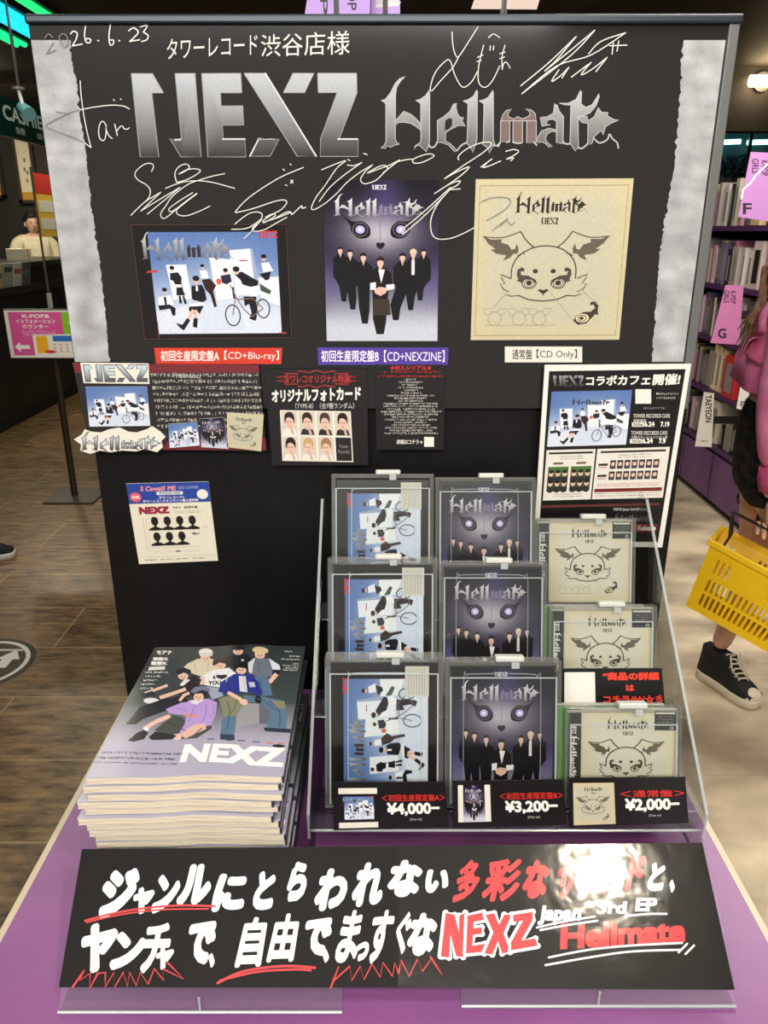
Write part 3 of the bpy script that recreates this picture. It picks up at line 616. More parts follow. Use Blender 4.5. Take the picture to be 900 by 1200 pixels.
# ------------------------------------------------------------------ the purple table
ZT = .765
tb = thing('table', 'purple display table with cream side edges', 'table', (0, .8, 0))
M_PUR = noisy('purple_top', (124, 70, 128), (136, 80, 138), 5, .38, 5)
B('table_top', (-.422, -.52, ZT - .02, .422, .333, ZT), M_PUR, tb)
for s in (-1, 1): B('edge_band', (min(s*.422, s*.43), -.52, ZT - .03, max(s*.422, s*.43), .333, ZT + .0004), mat('cream_edging', (200, 186, 160), .45), tb)
B('body', (-.40, -.48, 0, .40, .333, ZT - .02), mat('dark_purple_body', (52, 30, 66), .5), tb)
# ================================================================== NOTICES ON THE BOARD
def sheet_obj(name, label, cat, quad, Y, thick, m, art_fn, inkm=INK_MATTE):
    """a card on the plane y = Y: backing plate plus its print"""
    P = [onY(x, y, Y) for x, y in quad]; c = sum(P, Vector()) / 4
    t = thing(name, label, cat, (c.x, Y, min(p.z for p in P)))
    bm = bmesh.new(); slab(bm, [p - t.location for p in P], (0, thick, 0)); obj('card', bm, m, t)
    a = Art(); art_fn(a); a.build('print', local(t, planemap(Vector((0, Y, 0)), Vector((0, -1, 0)))), inkm, t); return t
M_PAPER = mat('white_card', (226, 222, 210), .5); M_BCARD = mat('black_card', (22, 20, 20), .45)
WH, RD = (232, 230, 222), (196, 46, 44)
# handwritten panel with cut-out titles and little cover pictures
def pop(a):
    a.poly([(85, 425.5), (303, 428), (312, 528), (106, 526.5)], (34, 31, 31), 1)
    a.poly([(85, 425.5), (303, 428), (304.5, 437), (88, 437)], (112, 34, 42), 2); a.poly([(198, 515), (311, 513), (312, 528), (190, 527)], (112, 34, 42), 2)
    for j in range(9): a.squiggle(176.5 + j * 1.0, 302 + j * .7 - (30 if j == 8 else 0), 437.5 + j * 7.5 - .1, 4.6, (176, 172, 164), 3)
    a.text('『Hellmate』', 203, 437, 235, 443.5, (188, 184, 176), 4, .01); a.rect(202, 436.8, 203, 437, WH, 3)
t = sheet_obj('handwritten_panel', 'dark handwritten introduction panel with white cut-out titles, left of the photocard notice', 'sign', [(85, 425.5), (303, 428), (312, 528), (106, 526.5)], YB - .007, .003, M_BCARD, pop)
Yp = YB - .0095
def cut(name, fn, outline, label, m=M_PAPER, Y=Yp):
    P = [onY(x, y, Y) - t.location for x, y in outline]; bm = bmesh.new(); slab(bm, P, (0, .0018, 0)); o = obj(name, bm, m, t); o['label'] = label
    a = Art(); fn(a); a.build('print', local(t, planemap(Vector((0, Y, 0)), Vector((0, -1, 0)))), INK_MATTE, o)
def f(a): nexz(a, (97.5, 427.5, 173, 447.5), lambda q: (190, 204, 212) if q < .72 else (84, 86, 90), 2, edge=(.9, (70, 70, 74)))
cut('cutout_title', f, [(94,425),(174,426),(175,450),(98,449)], 'white cut-out group title')
def f(a): hellmate(a, (95, 506, 189, 529), lambda q: (196, 208, 214) if q < .7 else (78, 80, 84), 2, edge=(.8, (70, 70, 74)), swash=False)
cut('cutout_title', f, [(86.5,515),(96,509),(99,503),(106,506),(118,507),(128,503),(140,501),(150,506),(160,507),(172,503),(178,499.5),(188,506),(194,512),(189,517),(191,524),(184,530),(170,526),(160,529),(143,528),(130,530),(117,528),(106,532),(94,528),(95,521)], 'white cut-out album title')
def f(a):
    cover_bicycle(a.lift(2).sub(quadmap((100, 453.5), (172, 453), (176, 499), (105, 500))), 1, True)
cut('photo_print', f, [(100,453.5),(172,453),(176,499),(105,500)], 'blue cover picture')
def f(a): cover_bicycle(a.lift(2).sub(quadmap((197,497),(231,495),(234,522),(199,525))), 1, True)
cut('photo_print', f, [(197,497),(231,495),(234,522),(199,525)], 'small blue cover picture')
def f(a): cover_mask(a.lift(2).sub(quadmap((234,491),(262,489),(268,526),(236,524))), 1)
cut('photo_print', f, [(234,491),(262,489),(268,526),(236,524)], 'small dark cover picture')
def f(a): cover_sketch(a.lift(2).sub(quadmap((266,484),(309,486),(306,529),(266,524))), 0)
cut('photo_print', f, [(266,484),(309,486),(306,529),(266,524)], 'small cream cover picture')
# photocard notice
def card(a):
    a.poly([(310, 432.5), (430, 433), (431.5, 545), (319, 545.5)], (20, 18, 19), 1)
    n = []
    for i in range(28):
        k = i / 28 * 2 * math.pi; rr = 1.0 if i % 2 else .72
        n.append((371 + 49 * rr * math.cos(k), 444 + 10.5 * rr * math.sin(k)))
    a.stroke(n, 1.3, (158, 40, 44), 2, sm=False, closed=True)
    a.text('タワレコオリジナル特典', 333, 439, 410, 449, (176, 46, 48), 2, .02)
    a.text('オリジナルフォトカード', 318, 455, 423, 470, WH, 2, .045, quad=((318, 457), (423, 453), (423, 469), (319, 472)))
    a.text('（TYPE-B）（全7種ランダム）', 346, 472, 415, 479, (196, 192, 184), 2, .01)
    a.poly([(328, 480.5), (411, 482), (414, 541.5), (331, 540)], (226, 220, 208), 2)
    hairs = [(34,28,26), (46,34,30), (70,54,44), (30,26,26), (28,24,26), (190,160,110), (150,116,76)]
    for i in range(8):
        r, c = divmod(i, 4); c_ = a.sub(quadmap((328, 480.5), (411, 482), (414, 541.5), (331, 540))).sub(rectmap(c / 4 + .015, r / 2 + .02, c / 4 + .235, r / 2 + .48))
        if i == 7: c_.rect(0, 0, 1, 1, (30, 28, 30), 3); c_.text('Tower', .2, .3, .8, .45, (150,146,140), 4); c_.text('Records', .15, .52, .85, .68, (150,146,140), 4); continue
        c_.rect(0, 0, 1, 1, (206, 196, 182), 3); c_.poly([(.05, 1), (.15, .78), (.5, .68), (.85, .78), (.95, 1)], (40, 38, 42) if i in (1, 2, 3) else (226, 222, 214), 4)
        c_.ell(.5, .46, .24, .32, SKIN, 5); c_.poly(smooth_pts([(.2,.5),(.2,.2),(.4,.04),(.7,.06),(.84,.26),(.8,.52),(.72,.34),(.5,.26),(.32,.32),(.26,.5)], 3), hairs[i], 6)
        for ex in (.41, .59): c_.ell(ex, .45, .045, .03, (50, 36, 34), 6, 6)
        c_.ell(.5, .63, .06, .025, (184, 104, 98), 6, 6)
        c_.poly([(.62, .98), (.5, .62), (.56, .56), (.72, .8), (.8, .98)], mix(SKIN, (150, 110, 96), .2), 7)
sheet_obj('photocard_notice', 'black notice with eight small portrait photos under a red spiky heading', 'sign', [(310, 432.5), (430, 433), (431.5, 545), (319, 545.5)], YB - .006, .002, M_BCARD, card)
# serial code notice
def serial(a):
    a.poly([(439.5, 427.5), (522, 427.5), (520, 527), (441, 527)], (16, 15, 16), 1)
    a.text('★封入シリアル★', 457, 428, 506, 434, (188, 44, 44), 2, .03)
    for y, x0, x1 in ((434.5, 447, 515), (439.5, 443, 518)): a.squiggle(x0, x1, y, 3, (170, 44, 44), 2)
    wd = [12, 26, 18, 26, 14, 20, 50, 34, 26, 58, 58, 50, 64, 56, 40, 56, 34, 40, 54, 44, 56]
    for j, k in enumerate(wd):
        y = 443.5 + j * 3.15; a.squiggle(481 - k * .55, 481 + k * .55, y, 2.5, (200, 197, 190), 2)
    a.text('詳細はコチラ→', 465, 515, 495, 520.5, WH, 2, .02); blank_code(a, 497, 512, 508.5, 523.5, 2)
sheet_obj('serial_notice', 'narrow black notice of tiny white print with a red heading, under the purple caption', 'sign', [(439.5, 427.5), (522, 427.5), (520, 527), (441, 527)], YB - .0045, .002, M_BCARD, serial)
# cafe poster
def cafe(a):
    a.poly([(638.5, 428), (810, 426.5), (776, 641.5), (625, 639)], (228, 226, 220), 1)
    a.poly([(643.5, 435), (803.5, 432.5), (771, 635.5), (631, 633)], (17, 16, 18), 2)
    nexz(a, (648, 440, 684, 453), lambda q: mix((150, 152, 156), (44, 44, 46), q), 3)
    a.text('コラボカフェ開催!', 687, 438, 798, 452, WH, 3, .035, quad=((687, 440.5), (798.5, 437.5), (796, 451), (686.5, 452.5)))
    cover_bicycle(a.lift(2).sub(quadmap((646.5, 459), (741, 457), (733.5, 521), (641, 523.5))), 1, True)
    hellmate(a, (670, 466, 716, 475), (46, 48, 62), 14, swash=False)
    blank_code(a, 744.5, 456, 763, 473, 3)
    a.squiggle(769, 794, 460, 3, (190, 188, 182), 3); a.squiggle(769, 790, 465, 3, (190, 188, 182), 3); a.squiggle(754, 780, 477, 2.6, (150, 148, 142), 3)
    a.text('TOWER RECORDS CAFE', 742, 485, 785, 489.5, (206, 204, 198), 3, .02); a.text('表参道店', 742, 491, 757, 495, (206, 204, 198), 3, .02)
    a.rect(740.5, 495, 754.5, 500, WH, 3); a.text('2026', 742, 496, 753, 499, (24, 24, 26), 4, .03); a.text('6.24', 755, 494, 767, 500, WH, 3, .04); a.text('7.19', 774, 494, 784.5, 500, WH, 3, .04)
    a.text('TOWER RECORDS CAFE', 739.5, 505, 782, 509.5, (206, 204, 198), 3, .02); a.text('大阪ステーションシティ店', 739.5, 510.5, 782, 514, (206, 204, 198), 3, .02)
    a.rect(738, 514.5, 752, 519.5, WH, 3); a.text('2026', 740, 515.5, 751, 518.5, (24, 24, 26), 4, .03); a.text('6.24', 752.5, 513.5, 765, 519.5, WH, 3, .04); a.text('7.9', 772, 513.5, 780, 519.5, WH, 3, .04)
    for q, w_ in ((((640.5, 527.5), (698, 526), (692, 585), (636, 586.5)), 0), (((700, 526), (785, 523.5), (776.5, 583), (693.5, 585)), 1)):
        a.poly(list(q), (222, 218, 210), 3); c = a.sub(quadmap(*q))
        c.rect(.05, .045, .95, .085, (40, 36, 36), 4)
        for j in range(2): c.squiggle(.3, .75, .12 + j * .045, .025, (120, 116, 110), 4)
        if not w_:
            for k, cx in enumerate((.06, .53)):
                c.rect(cx + .1, .245, cx + .3, .285, (110, 84, 52), 4); c.grid(cx, .33, cx + .42, .82, 3, 3, lambda x, y: mix((74, 116, 52), (58, 50, 48), (y - .35) * 2.2), 4)
                for i in range(6): fx, fy = cx + .07 + (i % 3) * .14, .46 + (i // 3) * .2; c.ell(fx, fy + .12, .075, .07, (40, 38, 44), 5, 8); c.ell(fx, fy, .05, .065, SKIN, 6, 8); c.ell(fx, fy - .035, .055, .04, (34, 28, 28), 6, 8)
            for j in range(2): c.squiggle(.2, .8, .87 + j * .045, .025, (130, 126, 120), 4)
        else:
            for r in range(2):
                c.rect(.04, .29 + r * .22, .17, .335 + r * .22, (50, 40, 40), 4); c.rect(.045, .36 + r * .22, .165, .375 + r * .22, (190, 60, 56), 4)
                for i in range(7):
                    x = .2 + i * .1; c.rect(x, .23 + r * .22, x + .082, .40 + r * .22, (60, 56, 60), 4); c.ell(x + .041, .30 + r * .22, .028, .05, SKIN, 5, 8); c.poly([(x+.008,.29+r*.22),(x+.041,.235+r*.22),(x+.076,.29+r*.22),(x+.041,.265+r*.22)], (30, 26, 26), 6)
            for j in range(2): c.squiggle(.05, .93, .69 + j * .04, .022, (200, 84, 78), 4)
            c.rect(.02, .79, .97, .86, (112, 34, 34), 4)
            for j in range(2): c.squiggle(.04, .95, .88 + j * .045, .025, (130, 126, 120), 4)
    a.poly([(634, 592), (773.5, 589), (772.5, 592), (634, 595)], (96, 44, 44), 3)
    a.text('NEXZ Japan 3rd EP', 719, 595, 749, 599, (190, 188, 184), 3, .02); hellmate(a, (720, 601, 766, 612), (96, 88, 90), 3, swash=False)
    a.poly([(718, 613), (771, 614), (768, 624), (716, 623)], (106, 34, 36), 3); a.text('Release', 747, 615.5, 768, 621.5, WH, 4, .04, .2)
sheet_obj('cafe_poster', 'black cafe announcement poster in a white border, right of the white caption', 'poster', [(638.5, 428), (810, 426.5), (776, 641.5), (625, 639)], YB - .012, .004, M_PAPER, cafe, ink('ink_satin', .3))
# bonus flyer
def flyer(a):
    c = a.sub(quadmap((147.5, 567), (244, 564.5), (255.5, 657), (163, 661)))
    c.rect(0, 0, 1, 1, (222, 216, 196), 1); c.rect(0, 0, 1, .245, (36, 66, 150), 2)
    c.text('S Cawaii! ME', .16, .035, .60, .095, (226, 146, 150), 3, .03, .2); c.text('2026 SUMMER', .62, .045, .87, .08, (150, 160, 200), 3, .01)
    c.rect(.35, .105, .67, .145, (222, 220, 212), 3); c.text('発売記念×特典', .38, .11, .64, .14, (40, 60, 130), 4, .02)
    c.text('タワーレコード×', .37, .16, .68, .195, WH, 3, .02); c.text('タワーレコードオンライン購入者特典', .17, .20, .85, .235, WH, 3, .02)
    c.ell(.09, .165, .07, .06, (214, 90, 110), 3, 16); c.text('特典', .045, .145, .135, .185, WH, 4, .02); c.ell(.91, .15, .07, .06, (226, 224, 214), 3, 16)
    c.text('NEXZ', .105, .285, .475, .375, (142, 34, 62), 3, .07); c.text('特典は', .52, .29, .62, .315, (40, 36, 36), 3, .02); c.text('証明写真', .66, .29, .83, .32, (40, 36, 36), 3, .03)
    for y in (.345, .365): c.squiggle(.52, .86, y, .012, (150, 146, 136), 3)
    for x0, y0, x1, y1 in ((.13,.42,.134,.83),(.17,.43,.80,.433),(.17,.43,.173,.80),(.17,.80,.80,.803),(.20,.855,.80,.858),(.06,.915,.97,.918)): c.rect(x0, y0, x1, y1, (150, 146, 136), 3)
    c.rect(.48, .845, .54, .862, (90, 86, 80), 4)
    for x in (.0, .2, .38, .6): c.squiggle(.08 + x, .08 + x + .15, .945, .018, (50, 48, 46), 3)
    c.text('7種あり', .715, .62, .81, .655, (50, 46, 44), 3, .03); c.squiggle(.86, .92, .55, .015, (120, 116, 108), 3)
    for i in range(7):
        r, k = divmod(i, 4); x, y = .275 + k * .155, .46 + r * .195
        c.poly(smooth_pts([(x-.045,y),(x-.03,y-.04),(x,y-.05),(x+.03,y-.04),(x+.045,y),(x+.04,y+.035),(x+.018,y+.06),(x+.018,y+.075),(x+.07,y+.095),(x+.08,y+.12),(x-.08,y+.12),(x-.07,y+.095),(x-.018,y+.075),(x-.018,y+.06),(x-.04,y+.035)], 2), (26, 22, 20), 3)
sheet_obj('bonus_flyer', 'white flyer with a blue heading and seven black head silhouettes, low on the black board', 'flyer', [(147.5, 567), (244, 564.5), (255.5, 657), (163, 661)], YB + .0115, .002, M_PAPER, flyer)
# ================================================================== THE ACRYLIC RACK AND ITS STOCK
LEAN = R(17); TILT = R(90) - LEAN
RZ = (.974, .887, .800); RY = (1.035, .92, .805)              # shelf heights and front edges, top row first
CLEAR = clear('clear_acrylic', (248, 250, 249), .025, .08); KEEP = clear('clear_case', (250, 251, 250), .012, .10)
HAZE = milky('hazy_plastic', (140, 140, 136), .34); EDGE = milky('acrylic_edge', (196, 204, 204), .55)
TAGM = mat('grey_tag', (196, 198, 192), .4)
rk = thing('acrylic_rack', 'clear stepped acrylic rack on the purple table holding the albums', 'display rack', (.15, 0, ZT))
U = Vector((0, math.sin(LEAN), math.cos(LEAN))); NV = Vector((0, -math.cos(LEAN), math.sin(LEAN)))
X0, X1 = -.092, .392
def rp(x, y, z_): return (x - .15, y, z_ - ZT)
for x in (X0, X1):
    bm = bmesh.new()
    prof = [(.752, ZT), (.752, .835), (1.085, 1.125), (1.112, 1.125), (1.112, ZT)]
    slab(bm, [rp(x, y, q) for y, q in prof], (.004 if x < 0 else -.004, 0, 0)); o = obj('side_panel', bm, CLEAR, rk)
    bm = bmesh.new(); tube(bm, [rp(x, .752, .80), rp(x, .752, .835), rp(x, 1.085, 1.125)], .0022, 6); obj('polished_edge', bm, EDGE, o)
for y, q in zip(RY, RZ):
    bm = bmesh.new(); slab(bm, [rp(X0, y - .03, q - .004), rp(X1, y - .03, q - .004), rp(X1, y + .07, q - .004 - .02), rp(X0, y + .07, q - .004 - .02)], (0, 0, -.003)); obj('shelf', bm, CLEAR, rk)
    bm = bmesh.new(); p = Vector((0, y - .032, q - .006)); slab(bm, [rp(X0, *(p).yz), rp(X1, *(p).yz), rp(X1, *(p + U * .024).yz), rp(X0, *(p + U * .024).yz)], (0, -.002, 0)); obj('front_lip', bm, CLEAR, rk)
bm = bmesh.new(); tube(bm, [rp(X0, RY[2] - .034, RZ[2] - .006), rp(X1, RY[2] - .034, RZ[2] - .006)], .0016, 6); obj('polished_edge', bm, EDGE, rk)
B('back_plate', (X0 - .15, 1.137, .0, X1 - .15, 1.140, .24), CLEAR, rk)

INK_CD = ink('ink_album', .28, .5)
def frame_ring(bm, w, h, b, z0, z1):
    for q in ((-w/2, 0, -w/2 + b, h), (w/2 - b, 0, w/2, h), (-w/2 + b, 0, w/2 - b, b), (-w/2 + b, h - b, w/2 - b, h)): box(bm, q[0], q[1], z0, q[2], q[3], z1)
def album(name, label, W, H, Dp, body, art_fn, kw, kh, tagx, sleeve=None, stock=()):
    """an album standing in a clear anti-theft case; x across, y up its face, z towards the viewer"""
    t = thing(name, label, 'album', (0, 0, 0), (TILT, 0, 0), 'albums on the acrylic rack')
    bm = bmesh.new(); box(bm, -W/2, .004, -Dp, W/2, H + .004, -.004, bev=.0012); obj('album_case', bm, body, t)
    a = Art(); art_fn(a.sub(rectmap(0, 0, 1, 1)))
    a.build('cover_print', lambda u, v, h: Vector((-W/2 + u * W, .004 + (1 - v) * H, -.0036 + h)), INK_CD, t)
    bm = bmesh.new(); frame_ring(bm, kw, kh, .006, -Dp - .004, .001); k = obj('security_case', bm, HAZE, t)
    bm = bmesh.new(); box(bm, -kw/2 + .002, .002, .0012, kw/2 - .002, kh - .002, .0022); obj('front_window', bm, KEEP, k)
    bm = bmesh.new()
    for x0, y0, x1, y1 in ((-kw/2 + .006, kh - .022, kw/2 - .006, kh - .0205), (-kw/2 + .006, .006, -kw/2 + .008, kh - .021), (kw/2 - .008, .006, kw/2 - .006, kh - .021)): box(bm, x0, y0, .0022, x1, y1, .0034)
    obj('moulded_rib', bm, EDGE, k)
    bm = bmesh.new(); box(bm, tagx - .0185, kh - .001, -.012, tagx + .0185, kh + .0065, .003, bev=.002); tg = obj('security_tag', bm, TAGM, t)
    bm = bmesh.new(); box(bm, tagx + .002, kh - .009, .0015, tagx + .012, kh - .001, .004); obj('tag_latch', bm, EDGE, tg)
    return t
def artA(a):
    a.rect(0, 0, 1, 1, (34, 30, 30), 1)
    r = a.sub(rectmap(.03, .04, .97, .98))
    rot = r.lift(2).sub(lambda x, y: (y, 1 - x))                     # the picture lies on its side, its top edge to the left
    cover_bicycle(rot.sub(rectmap(-.0, .02, 1.0, 1.0)), 1)
    a.rect(.70, .02, .925, .235, (204, 202, 192), 16)
    for j in range(7): a.rect(.725 + j * .026, .035, .735 + j * .026, .22, (176, 174, 164), 17)
    # rounded window of the slipcase
    p = [(.16, .98), (.16, .13), (.18, .09), (.22, .07), (.78, .07), (.83, .09), (.85, .14), (.85, .98)]
    a.stroke(smooth_pts(p, 3), .008, (190, 206, 216), 18, sm=False)
def artB(a):
    a.rect(0, 0, 1, 1, (46, 45, 46), 1)
    cover_mask(a.lift(2).sub(rectmap(.02, .03, .98, 1.12)), 1)
    a.S['v'] = [(u, min(v, 1.0), l) for u, v, l in a.S['v']]
    p = [(.13, .99), (.13, .13), (.16, .09), (.21, .075), (.75, .075), (.82, .095), (.86, .14), (.86, .99)]
    a.stroke(smooth_pts(p, 3), .007, (150, 150, 160), 18, sm=False)
def artC(a):
    a.rect(0, 0, 1, 1, (190, 188, 178), 1)
    a.rect(.0, .0, .125, 1, (58, 56, 56), 2); a.rect(.0, .01, .125, .04, (196, 194, 184), 3)
    nexz(a.sub(lambda x, y: (.03 + (1 - y) * .05, .16 + x * .10)), (0, 0, 1, 1), (214, 212, 204), 3)
    hellmate(a.sub(lambda x, y: (.018 + (1 - y) * .092, .28 + x * .46)), (0, 0, 1, 1), (226, 224, 216), 3, swash=False)
    a.text('NEXZ', .03, .92, .08, .955, (170, 168, 160), 3, .02)
    cover_sketch(a.lift(2).sub(rectmap(.14, .015, .985, .985)), 1, (208, 204, 190))
    a.rect(.79, .02, .985, .225, (54, 54, 54), 16); a.rect(.80, .03, .975, .055, (206, 204, 196), 17)
    for j in range(4): a.squiggle(.81, .96, .075 + j * .028, .018, (150, 150, 146), 17)
    a.ring(.945, .2, .018, .018, .006, (206, 204, 196), 17, 10)
COLX = (-.002, .151, .304)
lab = {0: 'top', 1: 'middle', 2: 'bottom'}
pa = album('boxed_album', 'boxed album with the blue bicycle cover, {} row of the acrylic rack', .136, .184, .024, mat('case_dark', (30, 28, 28), .35), artA, .152, .197, .008)
pb = album('boxed_album', 'boxed album with the dark animal mask cover, {} row of the acrylic rack', .136, .184, .018, mat('case_dark', (30, 28, 28), .35), artB, .149, .192, .008)
pc = album('compact_disc', 'cream compact disc with the animal head drawing, {} row of the acrylic rack', .142, .1245, .0104, mat('jewel_case', (206, 206, 198), .2), artC, .150, .131, .012)
for k, (p, x) in enumerate(((pa, COLX[0]), (pb, COLX[1]), (pc, COLX[2]))):
    L0 = p['label']
    for r in range(3):
        dx = (0, 0, .002)[r] if k < 2 else (-.004, .0, .004)[r]
        loc = (x + dx, RY[r], RZ[r]); lb = L0.format(lab[r])
        if r == 0: p.location = loc; p['label'] = lb; q = p
        else: dup(p, loc, None, lb)
# spare stock standing behind the front copies
def spare(name, label, W, H, D, r, x, back, m, m2, cat='album'):
    t = thing(name, label, cat, (x, RY[r] + back * math.cos(LEAN), RZ[r] - back * math.sin(LEAN) * .5), (TILT, 0, 0), 'spare albums behind the front rows')
    bm = bmesh.new(); box(bm, -W/2, .0, -D, W/2, H, 0, bev=.001); obj('album_case', bm, m, t)
    bm = bmesh.new(); box(bm, -W/2 - .0006, .004, -D * .8, -W/2 - .0001, H - .004, -D * .2); obj('spine_print', bm, m2, t); return t
MB_, MG_, MS_ = mat('case_blue', (120, 152, 190), .35), mat('case_green', (86, 156, 60), .35), mat('spine_white', (196, 200, 198), .4)
MGREY = mat('case_grey', (168, 166, 158), .3)
for r in range(3):
    spare('boxed_album', 'pale blue spare album showing its edge behind the bicycle cover of the %s row' % lab[r], .136, .17, .012, r, COLX[0] - .0075, .0315, MB_, MS_)
    spare('compact_disc', 'green-edged spare case behind the cream disc of the %s row' % lab[r], .142, .1245, .008, r, COLX[2] - .0085, .0165, MG_, MS_)
    spare('compact_disc', 'second grey spare case further behind the cream disc of the %s row' % lab[r], .142, .1245, .008, r, COLX[2] - .0050, .0265, MGREY, MS_)
spare('boxed_album', 'green-edged spare album low behind the middle bicycle cover', .136, .07, .012, 1, COLX[0] - .010, .046, MG_, MS_)

# price cards in the bottom lip, and a notice in the middle lip
def lipcard(name, label, quad, r, art_fn, fwd=.036):
    P0 = Vector((0, RY[r] - fwd, RZ[r] - .004)); mp = planemap(P0, NV)
    P = [onplane(x, y, P0, NV) for x, y in quad]; c = sum(P, Vector()) / 4
    t = thing(name, label, 'price card' if 'price' in name else 'sign', (c.x, c.y, min(p.z for p in P)), (0, 0, 0), 'cards on the rack lip')
    bm = bmesh.new(); slab(bm, [p - t.location for p in P], -NV * .0012); obj('card', bm, M_BCARD, t)
    a = Art(); art_fn(a.sub(quadmap(*quad))); a.build('print', local(t, mp), ink('ink_satin', .3), t)
def price(head, amount, thumb):
    def f(a):
        a.rect(0, 0, 1, 1, (24, 22, 22), 1); thumb(a)
        a.text(head, .415, .275, .985, .425, (214, 50, 42), 3, .012); a.text(amount, .455, .45, .93, .74, (236, 234, 228), 3, .045); a.text('(Tax in)', .655, .79, .76, .85, (190, 188, 182), 3, .01)
    return f
def thA(a): a.rect(.045, .13, .375, .255, (224, 220, 208), 3); a.rect(.045, .85, .375, .965, (224, 220, 208), 3); cover_bicycle(a.lift(2).sub(rectmap(.06, .27, .365, .82)), 0)
def thB(a): a.rect(.045, .09, .33, .89, (224, 220, 208), 2); cover_mask(a.lift(2).sub(rectmap(.09, .09, .28, .89)), 0)
def thC(a): cover_sketch(a.lift(2).sub(rectmap(.03, .11, .37, .97)), 0)
lipcard('price_card', 'black price card reading ¥4,000 under the bicycle album', [(390, 916.5), (522, 916), (525.5, 969), (391, 973)], 2, price('＜初回生産限定盤A＞', '¥4,000−', thA))
lipcard('price_card', 'black price card reading ¥3,200 under the mask album', [(530.5, 915.5), (660, 913.5), (664.5, 966.5), (531, 970)], 2, price('＜初回生産限定盤B＞', '¥3,200−', thB))
lipcard('price_card', 'black price card reading ¥2,000 under the cream disc', [(667, 911.5), (803, 910.5), (807, 964.5), (668, 969)], 2, price('＜通常盤＞', '¥2,000−', thC))
def qrc(a):
    a.rect(0, 0, 1, 1, (16, 15, 16), 1); blank_code(a, .05, .1, .345, .93, 2)
    a.text('“商品の詳細', .42, .10, .965, .32, (226, 62, 44), 3, .05); a.text('は', .64, .43, .72, .60, (226, 62, 44), 3, .05); a.text('コチラ/^^/☆彡', .42, .70, .985, .92, (214, 60, 46), 3, .04)
lipcard('notice_card', 'black notice card with red writing in front of the middle cream disc', [(655.5, 783.5), (775.5, 783), (779.5, 828), (655, 828.5)], 1, qrc)

